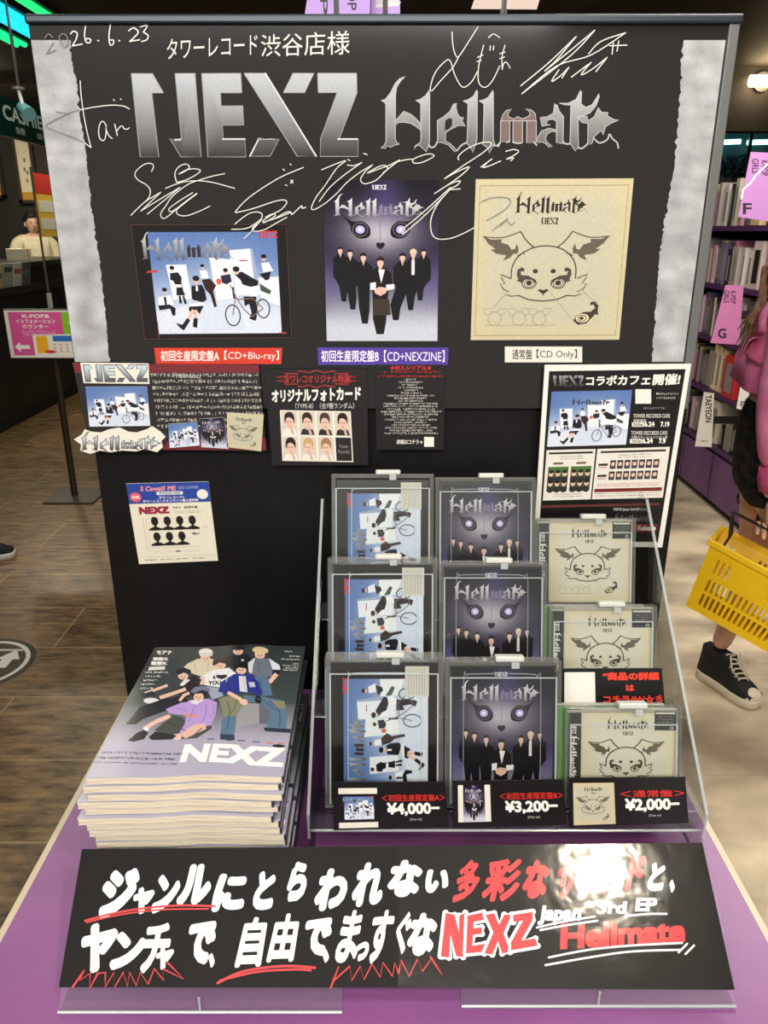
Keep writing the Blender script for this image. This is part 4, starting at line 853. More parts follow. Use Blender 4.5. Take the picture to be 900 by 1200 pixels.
# ================================================================== THE STACK OF MAGAZINES
ZM, MY0, MY1 = .951, .679, .955
MW = .212
MF = lambda px, py: onZ(px, py, ZM)
c0 = MF(97.5, 918); cW = MF(330, 908)
mx0 = (MF(97.5, 918).x + MF(185.4, 752).x) / 2
def Z(p): return [(165 + x / 4.5, 740 + y / 4.5) for x, y in p]
def magart(a):
    TL, TR, BR, BL = (185.4, 751), (363.3, 746.5), (330, 907), (97.5, 917.5)
    c = a.sub(quadmap(TL, TR, BR, BL))
    def bg(x, y):
        q = mix((42, 50, 50), (62, 72, 72), y * 1.6) if y < .52 else mix((84, 90, 94), (164, 160, 180), (y - .52) * 4)
        return mix(q, (30, 36, 36), .35 * max(0, .35 - x) * 2) if y < .5 else q
    c.grid(0, 0, 1, 1, 10, 24, bg, 1)
    P = lambda p, col, l=3: a.poly(Z(p), col, l)
    E = lambda x, y, rx, ry, col, l=4: a.ell(165 + x / 4.5, 740 + y / 4.5, rx / 4.5, ry / 4.5, col, l, 12)
    S = lambda p, w_, col, l=4: a.stroke(Z(p), w_ / 4.5, col, l, sm=False, cap=False)
    JN, JN2 = (84, 112, 138), (128, 128, 104)
    # back row
    P([(240,168),(265,140),(320,112),(400,112),(432,150),(420,205),(340,215),(260,182)], (206, 196, 172)); E(362,108,26,20,SKIN); E(366,74,38,23,(222,220,214),5); P([(330,78),(404,78),(400,96),(334,96)], (206,204,198), 6)
    P([(452,122),(500,92),(585,92),(615,130),(600,165),(520,165),(455,155)], (26,27,30)); E(538,74,27,22,SKIN); E(540,52,38,17,(24,22,24),5); E(560,126,8,6,(190,190,190),6)
    P([(585,140),(625,108),(705,108),(748,145),(756,195),(720,206),(640,212),(592,200)], (104,110,124)); P([(584,190),(590,140),(628,108),(612,160),(606,198)], (206,210,222),4); P([(700,108),(752,140),(756,168),(716,172)], (214,216,226),4); P([(716,168),(756,166),(754,194),(712,196)], (34,36,44),4)
    E(652,92,27,22,SKIN); E(656,66,43,20,(206,190,150),5); S([(735,190),(700,235),(655,240)],22,SKIN)
    P([(618,212),(690,208),(708,310),(650,320)], JN)
    # middle row
    P([(335,215),(400,178),(485,168),(522,200),(505,262),(440,282),(350,262)], (224,224,226)); E(440,152,30,24,SKIN); P([(398,150),(404,122),(440,112),(474,124),(470,146),(436,136),(412,152)], (62,26,30), 5)
    a.text('I♥', 165+400/4.5, 740+207/4.5, 165+476/4.5, 740+234/4.5, (30,26,30), 5, .05); a.text('YOU', 165+374/4.5, 740+240/4.5, 165+440/4.5, 740+264/4.5, (30,26,30), 5, .04)
    P([(318,225),(352,212),(358,255),(332,262)], SKIN, 4); P([(360,270),(440,284),(450,330),(390,350)], (150,158,180))
    P([(232,262),(258,222),(302,205),(338,232),(312,280),(270,330),(220,330),(205,290)], (30,31,36), 4); P([(218,262),(250,226),(278,232),(236,268)], (214,214,214), 5); E(240,212,28,20,SKIN,6); P([(202,192),(212,172),(248,163),(282,176),(284,196),(246,190),(218,204)], (20,18,20), 7)
    S([(30,314),(90,292),(155,266)],15,SKIN,5); S([(110,338),(180,312),(252,284)],19,SKIN,6); E(64,356,42,17,(214,216,220),7); P([(0,330),(24,316),(70,300),(90,322),(30,336)], (30,34,52), 4)
    P([(0,392),(120,348),(235,322),(268,356),(190,392),(90,430),(0,468),(-40,486),(-60,470)], (28,30,38), 4); P([(-70,478),(-10,440),(30,450),(-20,490),(-76,494)], (18,18,22), 5)
    # right: blue jacket on a grey block
    P([(505,372),(640,360),(634,470),(512,505)], (146,146,152), 3); P([(636,360),(690,380),(680,470),(632,472)], (96,98,106), 3)
    P([(424,305),(440,250),(512,205),(598,205),(640,245),(658,312),(626,318),(596,300),(540,312),(470,318)], (38,50,136), 4); P([(536,216),(572,216),(578,305),(538,302)], (206,206,212), 5); E(550,182,28,24,SKIN,6); P([(508,196),(514,152),(552,140),(588,156),(590,196),(574,172),(536,168)], (24,20,24), 7)
    P([(586,248),(622,246),(622,272),(592,276)], (180,184,206), 5)
    P([(424,345),(470,330),(545,330),(556,372),(516,440),(498,552),(424,552),(446,420)], JN2, 5); P([(440,450),(512,440),(498,552),(424,552)], JN, 6); P([(556,322),(660,322),(768,338),(778,402),(772,494),(668,494),(690,405),(640,356),(560,362)], JN, 5); P([(700,340),(768,338),(776,380),(720,380)], JN2, 6)
    S([(474,310),(520,335),(556,358)],20,SKIN,7); E(556,360,22,17,SKIN,8); E(632,340,18,22,(28,28,36),7)
    P([(424,545),(500,545),(500,574),(470,580),(424,574)], (46,58,76), 6); P([(652,490),(795,492),(798,514),(660,510)], (34,46,60), 6)
    # front: lilac sweater
    P([(76,520),(180,432),(232,446),(262,500),(376,488),(384,512),(300,566),(200,570),(120,540)], (62,68,62), 6)
    P([(140,400),(225,362),(300,350),(372,342),(416,366),(404,440),(376,496),(330,500),(245,532),(204,540),(238,484),(252,432),(160,424)], (176,146,208), 7); P([(262,352),(300,346),(352,346),(300,376)], (220,212,226), 8)
    E(318,330,28,24,SKIN,9); P([(282,345),(288,300),(330,284),(368,300),(372,345),(352,330),(340,310),(300,312)], (44,38,44), 10); P([(276,296),(300,274),(345,268),(382,284),(380,304),(340,290),(292,308)], (112,116,140), 11)
    P([(232,424),(300,428),(318,448),(250,446)], (206,140,130), 9); S([(270,306),(240,320),(216,352)],16,SKIN,9)
    S([(20,516),(90,470),(162,438)],22,SKIN,7); P([(210,540),(290,488),(352,486),(352,516),(240,566)], mix(SKIN,(200,150,130),.3), 8); E(196,556,26,18,SKIN,9)
    P([(14,510),(36,502),(50,520),(24,530)], (220,220,222), 8); P([(-20,540),(20,520),(44,536),(20,572),(-40,590),(-70,584)], (18,18,22), 8); P([(44,560),(80,528),(140,536),(196,548),(170,570),(60,576)], (20,20,24), 7)
    # folds, shading printed in the photograph, faces
    for p, w_, c_ in (([(470,360),(480,420),(462,520)],5,(62,84,108)),([(520,350),(505,400),(470,440)],5,(96,96,78)),([(690,340),(740,400),(735,480)],6,(58,82,104)),([(600,330),(660,345),(720,390)],5,(60,84,106)),([(640,230),(660,300)],5,(62,84,108)),
                      ([(300,372),(280,420),(262,470)],5,(146,116,180)),([(360,372),(352,430),(330,480)],5,(146,116,180)),([(196,392),(250,410)],5,(150,120,184)),([(400,380),(392,440)],4,(152,122,186)),([(470,230),(486,300)],5,(26,36,104)),([(616,230),(630,300)],5,(26,36,104)),([(560,216),(566,296)],3,(164,164,172)),
                      ([(280,230),(262,290)],4,(16,17,20)),([(130,352),(60,400),(-20,440)],5,(16,18,24)),([(300,130),(312,190)],4,(178,166,140)),([(380,125),(372,185)],4,(178,166,140)),([(420,190),(410,250)],4,(190,190,196)),([(480,190),(470,250)],4,(190,190,196)),([(640,130),(650,200)],4,(84,90,102)),([(150,470),(240,520)],5,(44,50,44)),([(330,510),(290,545)],5,(44,50,44))):
        a.stroke(Z(p), w_ / 4.5, c_, sm=True, cap=False)
    for x, y in ((362,112),(538,76),(652,98),(440,156),(240,216),(550,184),(318,334)):
        for sx in (-9, 9): E(x + sx, y - 2, 4.5, 2.6, (52, 38, 36))
        E(x, y + 12, 6, 2.4, (176, 100, 96)); E(x + 2, y + 4, 2.4, 4, (190, 150, 132))
    # lettering
    a.text('NEXZ', 0, 0, 1, 1, (244, 243, 236), 12, .042, 0, quad=tuple(Z([(236,600),(760,597),(742,702),(204,700)])))
    E(727, 588, 34, 9, (34, 34, 40), 12)
    for x in (370, 440, 530, 605, 675, 735): P([(x-14,577),(x+24,575),(x+24,569),(x-14,571)], (70, 76, 110) if x < 640 else (196, 110, 80), 12)
    W = (226, 226, 222)
    a.text('モアナ', 187.5, 755, 206, 760, W, 12, .05); a.text('韓国の', 183, 763.5, 201, 768, W, 12, .05); a.text('最新K', 180, 768.5, 200, 774, W, 12, .05)
    P([(58,162),(146,158),(142,178),(52,182)], (214,214,210), 12)
    for j, (x0, x1) in enumerate(((34,160),(32,112),(26,90),(8,88),(4,74))): a.squiggle(165+x0/4.5, 165+x1/4.5, 740+(188+j*23)/4.5, 2.6, W, 12)
    for x0, x1, y in ((782,822,58),(806,858,84),(764,856,102),(818,850,126),(770,850,138),(784,848,150),(770,844,162)): a.squiggle(165+x0/4.5, 165+x1/4.5, 740+y/4.5, 1.8, W, 12)
    for x0, x1, y in ((118,214,884),(112,208,890.5),(108,206,897)):
        a.squiggle(x0, x1, y - .5, 3.2 if y < 895 else 2.2, (48, 50, 66), 12)
mt = thing('magazine', 'topmost magazine of the stack, its group cover photograph in full view', 'magazine', (mx0 + MW / 2, MY0, 0), (0, 0, 0), 'magazines in the stack')
TH = .0090
PAGES = noisy('page_edges', (196, 184, 156), (236, 228, 204), 60, .6, 3, 0, .3, (.4, .4, 30))
COV = mat('cover_stock', (176, 174, 190), .3); SPN = mat('cover_spine', (34, 38, 40), .35)
ML = MY1 - MY0
NWV = 20
def _wv(i): x = -MW / 2 + MW * i / NWV; return .0017 * math.sin(x * 26 + .8) + .0008 * math.sin(x * 60)
def wave(x):
    q = min(max((x + MW / 2) / MW * NWV, 0), NWV - 1e-6); i = int(q); return _wv(i) + (_wv(i + 1) - _wv(i)) * (q - i)
bm = bmesh.new(); n = NWV
for j, (z0, z1) in enumerate(((.0008, TH - .0008),)):
    rows = []
    for i in range(n + 1):
        x = -MW / 2 + .001 + (MW - .003) * i / n; wv = wave(x)
        rows.append([bm.verts.new((x, y, zq + wv)) for y, zq in ((-.0004, z0), (ML - .001, z0), (ML - .001, z1), (-.0004, z1))])
    for i in range(n):
        for k in range(4): bm.faces.new((rows[i][k], rows[i][(k+1) % 4], rows[i+1][(k+1) % 4], rows[i+1][k]))
    bm.faces.new(rows[0]); bm.faces.new(rows[-1][::-1])
obj('page_block', bm, PAGES, mt)
bm = bmesh.new()
for zz0 in (0, TH - .0008):
    rows = []
    for i in range(n + 1):
        x = -MW / 2 + MW * i / n; wv = wave(x); rows.append([bm.verts.new((x, y, zq + wv)) for y, zq in ((0, zz0), (ML, zz0), (ML, zz0 + .0006), (0, zz0 + .0006))])
    for i in range(n):
        for k in range(4): bm.faces.new((rows[i][k], rows[i][(k+1) % 4], rows[i+1][(k+1) % 4], rows[i+1][k]))
    bm.faces.new(rows[0]); bm.faces.new(rows[-1][::-1])
obj('cover', bm, COV, mt)
wv = wave(MW / 2); B('spine', (MW / 2 - .0012, 0, wv, MW / 2 + .0004, ML, TH + wv), SPN, mt)
a = Art(); magart(a)
org = Vector((mx0 + MW / 2, MY0, 0))
q0 = quadmap((-MW/2, ML), (MW/2, ML), (MW/2, 0), (-MW/2, 0))
# photo pixels -> the cover's own rectangle
def inv_quad(TL, TR, BR, BL):
    import itertools
    f_ = quadmap(TL, TR, BR, BL)
    def g_(px, py):
        u, v = .5, .5
        for _ in range(12):
            x, y = f_(u, v); e = 1e-4; ax, ay = f_(u + e, v); bx, by = f_(u, v + e)
            J11, J21, J12, J22 = (ax-x)/e, (ay-y)/e, (bx-x)/e, (by-y)/e; d = J11*J22 - J12*J21; rx, ry = px-x, py-y
            u += (rx*J22 - ry*J12)/d; v += (J11*ry - J21*rx)/d
        return u, v
    return g_
IQ = inv_quad((185.4, 751), (363.3, 746.5), (330, 907), (97.5, 917.5))
def magmap(px, py, h):
    u, v = IQ(px, py); u = min(max(u, 0), 1); v = min(max(v, 0), 1); x, y = q0(u, v); return Vector((x, y, TH + .0001 + h * .3))
cp = a.build('cover_print', magmap, ink('ink_magazine', .24, .5), mt)
bm = bmesh.new(); bm.from_mesh(cp.data)                       # the print bends with the cover
for i in range(1, NWV): bmesh.ops.bisect_plane(bm, geom=bm.verts[:] + bm.edges[:] + bm.faces[:], dist=1e-7, plane_co=(-MW / 2 + MW * i / NWV, 0, 0), plane_no=(1, 0, 0))
for v in bm.verts: v.co.z += wave(v.co.x)
bm.to_mesh(cp.data); bm.free()
NM = 19
ords = ['', 'second', 'third', 'fourth', 'fifth', 'sixth', 'seventh', 'eighth', 'ninth', 'tenth', 'eleventh', 'twelfth', 'thirteenth', 'fourteenth', 'fifteenth', 'sixteenth', 'seventeenth', 'eighteenth', 'nineteenth']
ztop = ZM - TH
offs = [(0, 0), (-.004, -.001), (.0, -.004), (-.012, -.004), (-.006, -.001), (-.013, -.006), (-.006, -.003), (-.005, -.002)] + [(random.uniform(-.006, .002), random.uniform(-.003, .003)) for _ in range(20)]
pitch = (ztop - ZT - .0026) / (NM - 1)
for i in range(NM):
    loc = (org.x + offs[i][0], org.y + offs[i][1] + (.0 if i else 0), ztop - i * pitch)
    rz = random.uniform(-.012, .012) if i else .0
    if i == 0: mt.location = loc; mt.rotation_euler.z = R(.6)
    else:
        d = dup(mt, loc, (0, 0, R(.6) + rz), '%s magazine from the top of the stack on the purple table' % ords[i])

# ================================================================== THE BIG HANDWRITTEN SIGN
A0, A1 = onY(450, 992, .662), onY(450, 1158, .563)
SN = Vector((1, 0, 0)).cross(A0 - A1).normalized()
if SN.z < 0: SN = -SN
sp = lambda x, y: onplane(x, y, A1, SN)
sg = thing('message_sign', 'wide black sign of hand-painted white and red writing leaning at the front of the table', 'sign', sp(465, 1158))
L_ = [(96, 995), (467, 991.5), (466.5, 1157.5), (69, 1157)]; R_ = [(467, 991.5), (823, 987.5), (861, 1160), (466.5, 1157.5)]
for q, m in ((L_, M_BCARD), (R_, M_BCARD)):
    bm = bmesh.new(); slab(bm, [sp(*p) - sg.location for p in q], -SN * .0015); obj('card', bm, m, sg)
IM_L = ink('ink_board', .55, .15); IM_R = ink('ink_film', .5, .15, 0, .05, .8, (36, 44, 30))
W_, W2, RR = (232, 238, 238), (240, 238, 226), (206, 72, 74)
def chars(a, row, col, L=4, bb=.075):
    for ch, x0, y0, x1, y1, sl in row:
        b = .042 if ch in '自由多彩ますぐチ' else bb
        d = (y1 - y0) * .16
        a.text(ch, 0, 0, 1, 1, col, L, b, quad=((x0 + d + sl, y0), (x1 + d * .5 + sl, y0 - 1), (x1 - d * .5, y1), (x0 - d * .5, y1 + 1)))
def bare(a):
    chars(a, [('ジ',116,1018,161,1076,0),('ャ',154,1040,180,1071,0),('ン',179,1025,210,1070,0),('ル',209,1013,248,1061,0),('に',249,1024,288,1068,0),('と',297,1021,322,1066,0),('ら',336,1010,360,1056,0),('わ',369,1018,407,1067,0),('れ',413,1011,450,1062,0)], W_)
    chars(a, [('ヤ',91,1082,136,1140,0),('ン',130,1092,170,1136,0),('チ',162,1082,199,1140,0),('ャ',181,1110,203,1136,0),('で',216,1080,252,1130,0),('、',243,1117,252,1134,0),('自',279,1075,310,1133,0),('由',316,1071,348,1127,0),('で',353,1076,388,1120,0),('、',376,1112,386,1128,0),('ま',395,1067,422,1128,0),('っ',416,1104,432,1126,0),('す',430,1067,459,1129,0)], W2)
    a.stroke([(100,1079),(130,1071),(165,1065),(210,1061),(252,1062)], 2.4, RR, 9); a.stroke([(102,1081),(140,1072),(190,1066),(244,1065)], 1.8, RR, 9)
    zg = lambda p, ox: [(ox + x / 3.6, 985 + y / 3.6) for x, y in p]
    a.stroke(zg([(0,620),(52,545),(30,590),(76,560),(72,625),(108,560),(140,556),(138,618),(175,558),(178,620),(215,555),(232,616),(242,556),(270,612),(286,556),(320,606),(346,540),(386,590),(380,540),(470,585),(402,515)], 85), 2.2, RR, 9, sm=False)
    a.stroke([(255,1152),(280,1140),(310,1134),(340,1132),(369,1134)], 3, RR, 9); a.stroke([(258,1149),(300,1139),(345,1136),(364,1137)], 2.6, RR, 9)
    a.stroke(zg([(315,622),(350,530),(330,590),(396,530),(404,590),(440,530),(456,586),(490,520),(524,576),(536,515),(576,572),(586,515),(602,560)], 300), 2.2, RR, 9, sm=False)
def film(a):
    a.poly(R_, (19, 17, 16), .5)
    chars(a, [('な',454,1008,494,1051,0),('い',497,1019,526,1046,0)], W_); chars(a, [('と',759,1011,779,1044,0),('、',783,1031,791,1046,0)], W_)
    chars(a, [('多',533,1008,562,1057,0),('彩',566,1007,610,1056,0),('な',612,1008,643,1053,0),('サ',650,1008,678,1054,0),('ウ',682,1008,704,1050,0),('ン',708,1010,730,1048,0),('ド',734,1003,756,1043,0)], RR)
    chars(a, [('ぐ',462,1069,481,1118,0),('な',477,1070,511,1120,0)], W2)
    zg = lambda p, ox: [(ox + x / 3.6, 985 + y / 3.6) for x, y in p]
    a.stroke(zg([(602,560),(612,505),(646,572),(682,500),(702,552),(742,495),(786,566),(735,490)], 300), 2.2, RR, 9, sm=False)
    zl = lambda p: [(500 + x / 2.432, 985 + y / 2.432) for x, y in p]
    for p in ([(40,330),(54,206),(80,212),(92,262),(93,214),(110,206),(104,332),(84,330),(68,268),(64,334)], [(112,322),(116,214),(162,205),(163,226),(134,232),(133,250),(157,247),(157,266),(132,269),(130,300),(166,294),(164,317)],
              [(168,212),(192,207),(206,240),(221,211),(242,211),(219,265),(238,318),(215,322),(203,287),(187,325),(164,322),(190,262)], [(246,212),(302,203),(302,226),(270,284),(310,279),(316,300),(240,313),(240,290),(274,228),(247,233)]):
        a.stroke(zl(p), 7.5, W_, 4, sm=False, closed=True); [a.ell(x, y, 3.7, 3.7, W_, 4.2, 8) for x, y in zl(p)]
        a.poly(zl(p), RR, 5)
    a.text('Japan', 630, 1061, 681, 1084, W_, 4, .045, .15); a.text('3rd', 699, 1056, 735, 1071, W_, 4, .045, .1); a.text('EP', 744, 1052, 770, 1068, W_, 4, .045, .1)
    a.text('Hellmate', 0, 0, 1, 1, RR, 4, .05, quad=((657,1082),(802,1076),(803,1105),(656,1113)))
    for p in ([(629,1087),(660,1080),(697,1074)], [(633,1090),(665,1084),(700,1079)], [(737,1073),(760,1071),(781,1071)], [(643,1122),(690,1113),(740,1108),(799,1105)], [(639,1131),(690,1122),(740,1115),(798,1113)], [(795,1116),(805,1106)], [(803,1118),(813,1108)]): a.stroke(p, 2.4, W_, 4)
a = Art(); a.poly(L_, (19, 17, 16), .5); bare(a); a.build('painted_writing', local(sg, planemap(A1, SN)), IM_L, sg)
a = Art(); film(a); a.build('painted_writing', local(sg, planemap(A1, SN)), IM_R, sg)['label'] = 'painted writing under glossy film'
HOLD = milky('holder_acrylic', (186, 166, 196), .07)
# its two clear holders
for x0, x1, lb, yb in ((70, 401, 'left', 1187), (541, 863, 'right', 1180)):
    P = sp((x0 + x1) / 2, 1158)
    h = thing('sign_holder', 'clear acrylic holder under the %s half of the black sign' % lb, 'sign holder', (P.x, P.y, ZT))
    xa, xb = sp(x0, 1158).x - P.x, sp(x1, 1158).x - P.x
    yv, zv = P.y, P.z; dz = (A0 - A1).normalized()
    base = onZ(450, yb, ZT + .002)
    bm = bmesh.new()
    prof = [Vector((0, yv, zv)) - SN * .0035 + dz * .09, Vector((0, yv, zv)) - SN * .0035, Vector((0, base.y, base.z))]
    for p, q in zip(prof, prof[1:]): slab(bm, [(xa, p.y - yv, p.z - ZT), (xb, p.y - yv, p.z - ZT), (xb, q.y - yv, q.z - ZT), (xa, q.y - yv, q.z - ZT)], -SN * .002)
    obj('plate', bm, HOLD, h)
    bm = bmesh.new(); tube(bm, [(xa, base.y - yv, .003), (xb, base.y - yv, .003)], .0016, 6); obj('polished_edge', bm, EDGE, h)
    bm = bmesh.new(); box(bm, xa, base.y - yv, 0, xb, base.y - yv + .09, .002); obj('foot', bm, HOLD, h)
    bm = bmesh.new(); box(bm, -.001, base.y - yv + .001, .004, .001, base.y - yv + .003, .02); obj('joint', bm, EDGE, h)
# ================================================================== PEOPLE
def skin_mesh(name, joints, edges, m, parent, sub=2, root=0, rest=None):
    """one continuous surface grown along a skeleton; joints = [(x, y, z, rx, ry)]"""
    me = bpy.data.meshes.new(name); me.from_pydata([j[:3] for j in joints], edges, []); o = link(name, me, None, parent)
    md = o.modifiers.new('skin', 'SKIN'); md.use_smooth_shade = True
    for i, v in enumerate(me.skin_vertices[0].data):
        v.radius = (joints[i][3], joints[i][4] if len(joints[i]) > 4 else joints[i][3]); v.use_root = (i == root)
    s = o.modifiers.new('sub', 'SUBSURF'); s.levels = s.render_levels = sub
    dg = bpy.context.evaluated_depsgraph_get(); dg.update()
    nm = bpy.data.meshes.new_from_object(o.evaluated_get(dg)); o.modifiers.clear(); o.data = nm; nm.name = name
    bpy.data.meshes.remove(me); nm.materials.clear(); nm.materials.append(m)
    for p in nm.polygons: p.use_smooth = True
    return o
SKM = mat('skin', (206, 164, 138), .5); 
def ball(name, c, r, m, parent, seg=20, sq=None):
    bm = bmesh.new(); bmesh.ops.create_uvsphere(bm, u_segments=seg, v_segments=seg // 2 + 2, radius=1)
    for v in bm.verts:
        v.co = Vector((v.co.x * r[0], v.co.y * r[1], v.co.z * r[2])); 
        if sq: sq(v)
        v.co += Vector(c)
    return obj(name, bm, m, parent, True)
def head_on(parent, c, face, hairm, hair='short', s=1.0):
    """face looks along +y of the local frame before turning by the angle face"""
    c = Vector(c); rot = Matrix.Rotation(face, 3, 'Z')
    P = lambda x, y, z: tuple(c + rot @ Vector((x * s, y * s, z * s)))
    def egg(v):
        if v.co.z < 0: k = 1 + v.co.z / (.125 * s) * .34; v.co.x *= k; v.co.y *= (1 + v.co.z / (.125 * s) * .18)
        if v.co.y > .05 * s and -.03 * s < v.co.z < .02 * s and abs(v.co.x) < .012 * s: v.co.y += .014 * s
        co = rot @ v.co; v.co = co
    h = ball('head', c, (.075 * s, .092 * s, .118 * s), SKM, parent, 28, egg)
    for sx in (-1, 1):
        ball('eye', P(sx * .028, .082, .006), (.010 * s, .006 * s, .006 * s), mat('eye_dark', (38, 28, 26), .2), h, 10)
        ball('ear', P(sx * .075, -.005, -.008), (.010 * s, .020 * s, .030 * s), SKM, h, 10)
    ball('nose', P(0, .094, -.02), (.011 * s, .014 * s, .018 * s), SKM, h, 10)
    ball('mouth', P(0, .080, -.058), (.022 * s, .008 * s, .006 * s), mat('lips', (168, 96, 90), .5), h, 10)
    bm = bmesh.new(); bmesh.ops.create_uvsphere(bm, u_segments=28, v_segments=16, radius=1)
    for v in bm.verts:
        x, y, z_ = v.co.x, v.co.y, v.co.z
        low = -.55 if y < .1 else (.38 if abs(x) < .7 else .1)
        if hair == 'long' and y < .25: low = -1
        if z_ < low: z_ = low
        p = Vector((x * .088, y * .104 - .008, z_ * .132 + .008)) * s
        if hair == 'long' and z_ <= -.5: p.z -= .18 * s
        p *= 1 + .03 * noise.noise(Vector((x * 6, y * 6, z_ * 6)))
        v.co = c + rot @ p
    obj('hair', bm, hairm, parent, True)
def hand(parent, w_, d, side, curl=0.5, m=None, s=1.0):
    """palm and five fingers from the wrist w_ along d; side = direction of the thumb"""
    w_, d, side = Vector(w_), Vector(d).normalized(), Vector(side).normalized(); nrm = d.cross(side).normalized()
    J, Ed, Rr = [tuple(w_) + (.024, .018), tuple(w_ + d * .045 * s) + (.036, .014), tuple(w_ + d * .085 * s) + (.036, .013)], [(0, 1), (1, 2)], 0
    o = skin_mesh('hand', J, Ed, m or SKM, parent)
    for k, (off, ln) in enumerate(((.030, .072), (.010, .080), (-.010, .074), (-.029, .058))):
        b = w_ + d * .075 * s + side * off * s; dd = d.copy(); pts = [b]
        for q in range(3):
            dd = (dd * math.cos(curl) + nrm * math.sin(curl)).normalized(); pts.append(pts[-1] + dd * ln * s * (.42, .33, .25)[q])
        skin_mesh('finger', [tuple(p) + ((.0088, .0085, .0078, .0065)[i],) for i, p in enumerate(pts)], [(0, 1), (1, 2), (2, 3)], m or SKM, o, 1)
    b = w_ + d * .022 * s + side * .028 * s; pts = [b, b + (side * .75 + d * .6).normalized() * .036 * s, b + (side * .75 + d * .6).normalized() * .036 * s + (d * .9 + nrm * .5).normalized() * .032 * s]
    pts.append(pts[-1] + (d * .8 + nrm * .7 - side * .2).normalized() * .024 * s)
    skin_mesh('thumb', [tuple(p) + ((.012, .0105, .0095, .0075)[i],) for i, p in enumerate(pts)], [(0, 1), (1, 2), (2, 3)], m or SKM, o, 1)
    return o
def sneaker(parent, heel, d, upm, solem, lacem=None, high=True, L=.265):
    """a shoe from heel point (on the floor) pointing along d"""
    heel, d = Vector(heel), Vector(d).normalized(); sd = Vector((-d.y, d.x, 0))
    prof = [(-.006, .026), (.02, .036), (.07, .036), (.12, .038), (.18, .047), (.225, .045), (.252, .034), (.266, .014)]
    k = L / .265
    def loop(z, grow): return [heel + d * (x * k + (.006 if grow else 0)) + sd * (w_ * k + grow) * sg_ + Vector((0, 0, z)) for sg_, pr in ((1, prof), (-1, prof[::-1])) for x, w_ in pr]
    sh = bpy.data.objects.new('shoe', None)
    bm = bmesh.new(); rings = [[bm.verts.new(p) for p in loop(z, g)] for z, g in ((0, .0), (.004, .004), (.026, .005), (.032, .002))]; n = len(rings[0])
    for a_, b_ in zip(rings, rings[1:]):
        for i in range(n): bm.faces.new((a_[i], a_[(i+1) % n], b_[(i+1) % n], b_[i]))
    bm.faces.new(rings[0][::-1]); bm.faces.new(rings[-1]); so = obj('sole', bm, solem, parent, True)
    up = [(0, .034, .030, .012), (.0, .10, .028, .012)]
    # upper: a stack of rings shrinking towards the ankle
    bm = bmesh.new(); rings = []
    hs = [(.03, 0, 1.0), (.05, .0, .97), (.068, .045, .90), (.09, .10, .80), (.115, .13, .74), (.15, .142, .72)] if high else [(.03, 0, 1.0), (.045, .0, .96), (.062, .05, .86), (.08, .11, .74)]
    for z, cutx, wd in hs:
        ring = []
        for sg_, pr in ((1, prof), (-1, prof[::-1])):
            for x, w_ in pr:
                lim = .262 - cutx * 1.02; xx = min(x, lim); ww = w_ * wd if x <= lim else w_ * wd * .8
                ring.append(bm.verts.new(heel + d * (xx * k + .002 + z * .05) + sd * ww * k * sg_ + Vector((0, 0, z * k))))
        rings.append(ring)
    for a_, b_ in zip(rings, rings[1:]):
        for i in range(n): bm.faces.new((a_[i], a_[(i+1) % n], b_[(i+1) % n], b_[i]))
    bm.faces.new(rings[-1]); bm.faces.new(rings[0][::-1]); u = obj('shoe_upper', bm, upm, parent, True)
    if lacem:
        bm = bmesh.new(); bmesh.ops.create_uvsphere(bm, u_segments=16, v_segments=10, radius=1)
        for v in bm.verts: v.co = heel + d * (.236 + v.co.x * .036) * k + sd * v.co.y * .041 * k + Vector((0, 0, .034 + max(v.co.z, -.2) * .026))
        obj('toe_cap', bm, solem, u, True)
        for i in range(6):
            t = i / 5; x = .196 - .074 * t; z = .084 + .064 * t; wv = .022 - .004 * t
            bm = bmesh.new()
            A = heel + d * (x * k) + Vector((0, 0, z * k))
            tube(bm, [A + sd * wv - Vector((0, 0, .012)) + d * .004, A + sd * wv * .5 + Vector((0, 0, .004)), A - sd * wv * .5 + Vector((0, 0, .005)) - d * .008, A - sd * wv - Vector((0, 0, .010)) - d * .010], .0032, 6)
            obj('lace', bm, lacem, u, True)
        bm = bmesh.new(); A = heel + d * .128 * k + Vector((0, 0, .152 * k))
        for s_ in (-1, 1): tube(bm, [A, A + sd * s_ * .022 + Vector((0, 0, .008)) + d * .01, A + sd * s_ * .03 + d * .03 - Vector((0, 0, .03)), A + sd * s_ * .02 + d * .055 - Vector((0, 0, .055))], .0026, 6)
        obj('lace', bm, lacem, u, True)
    return u
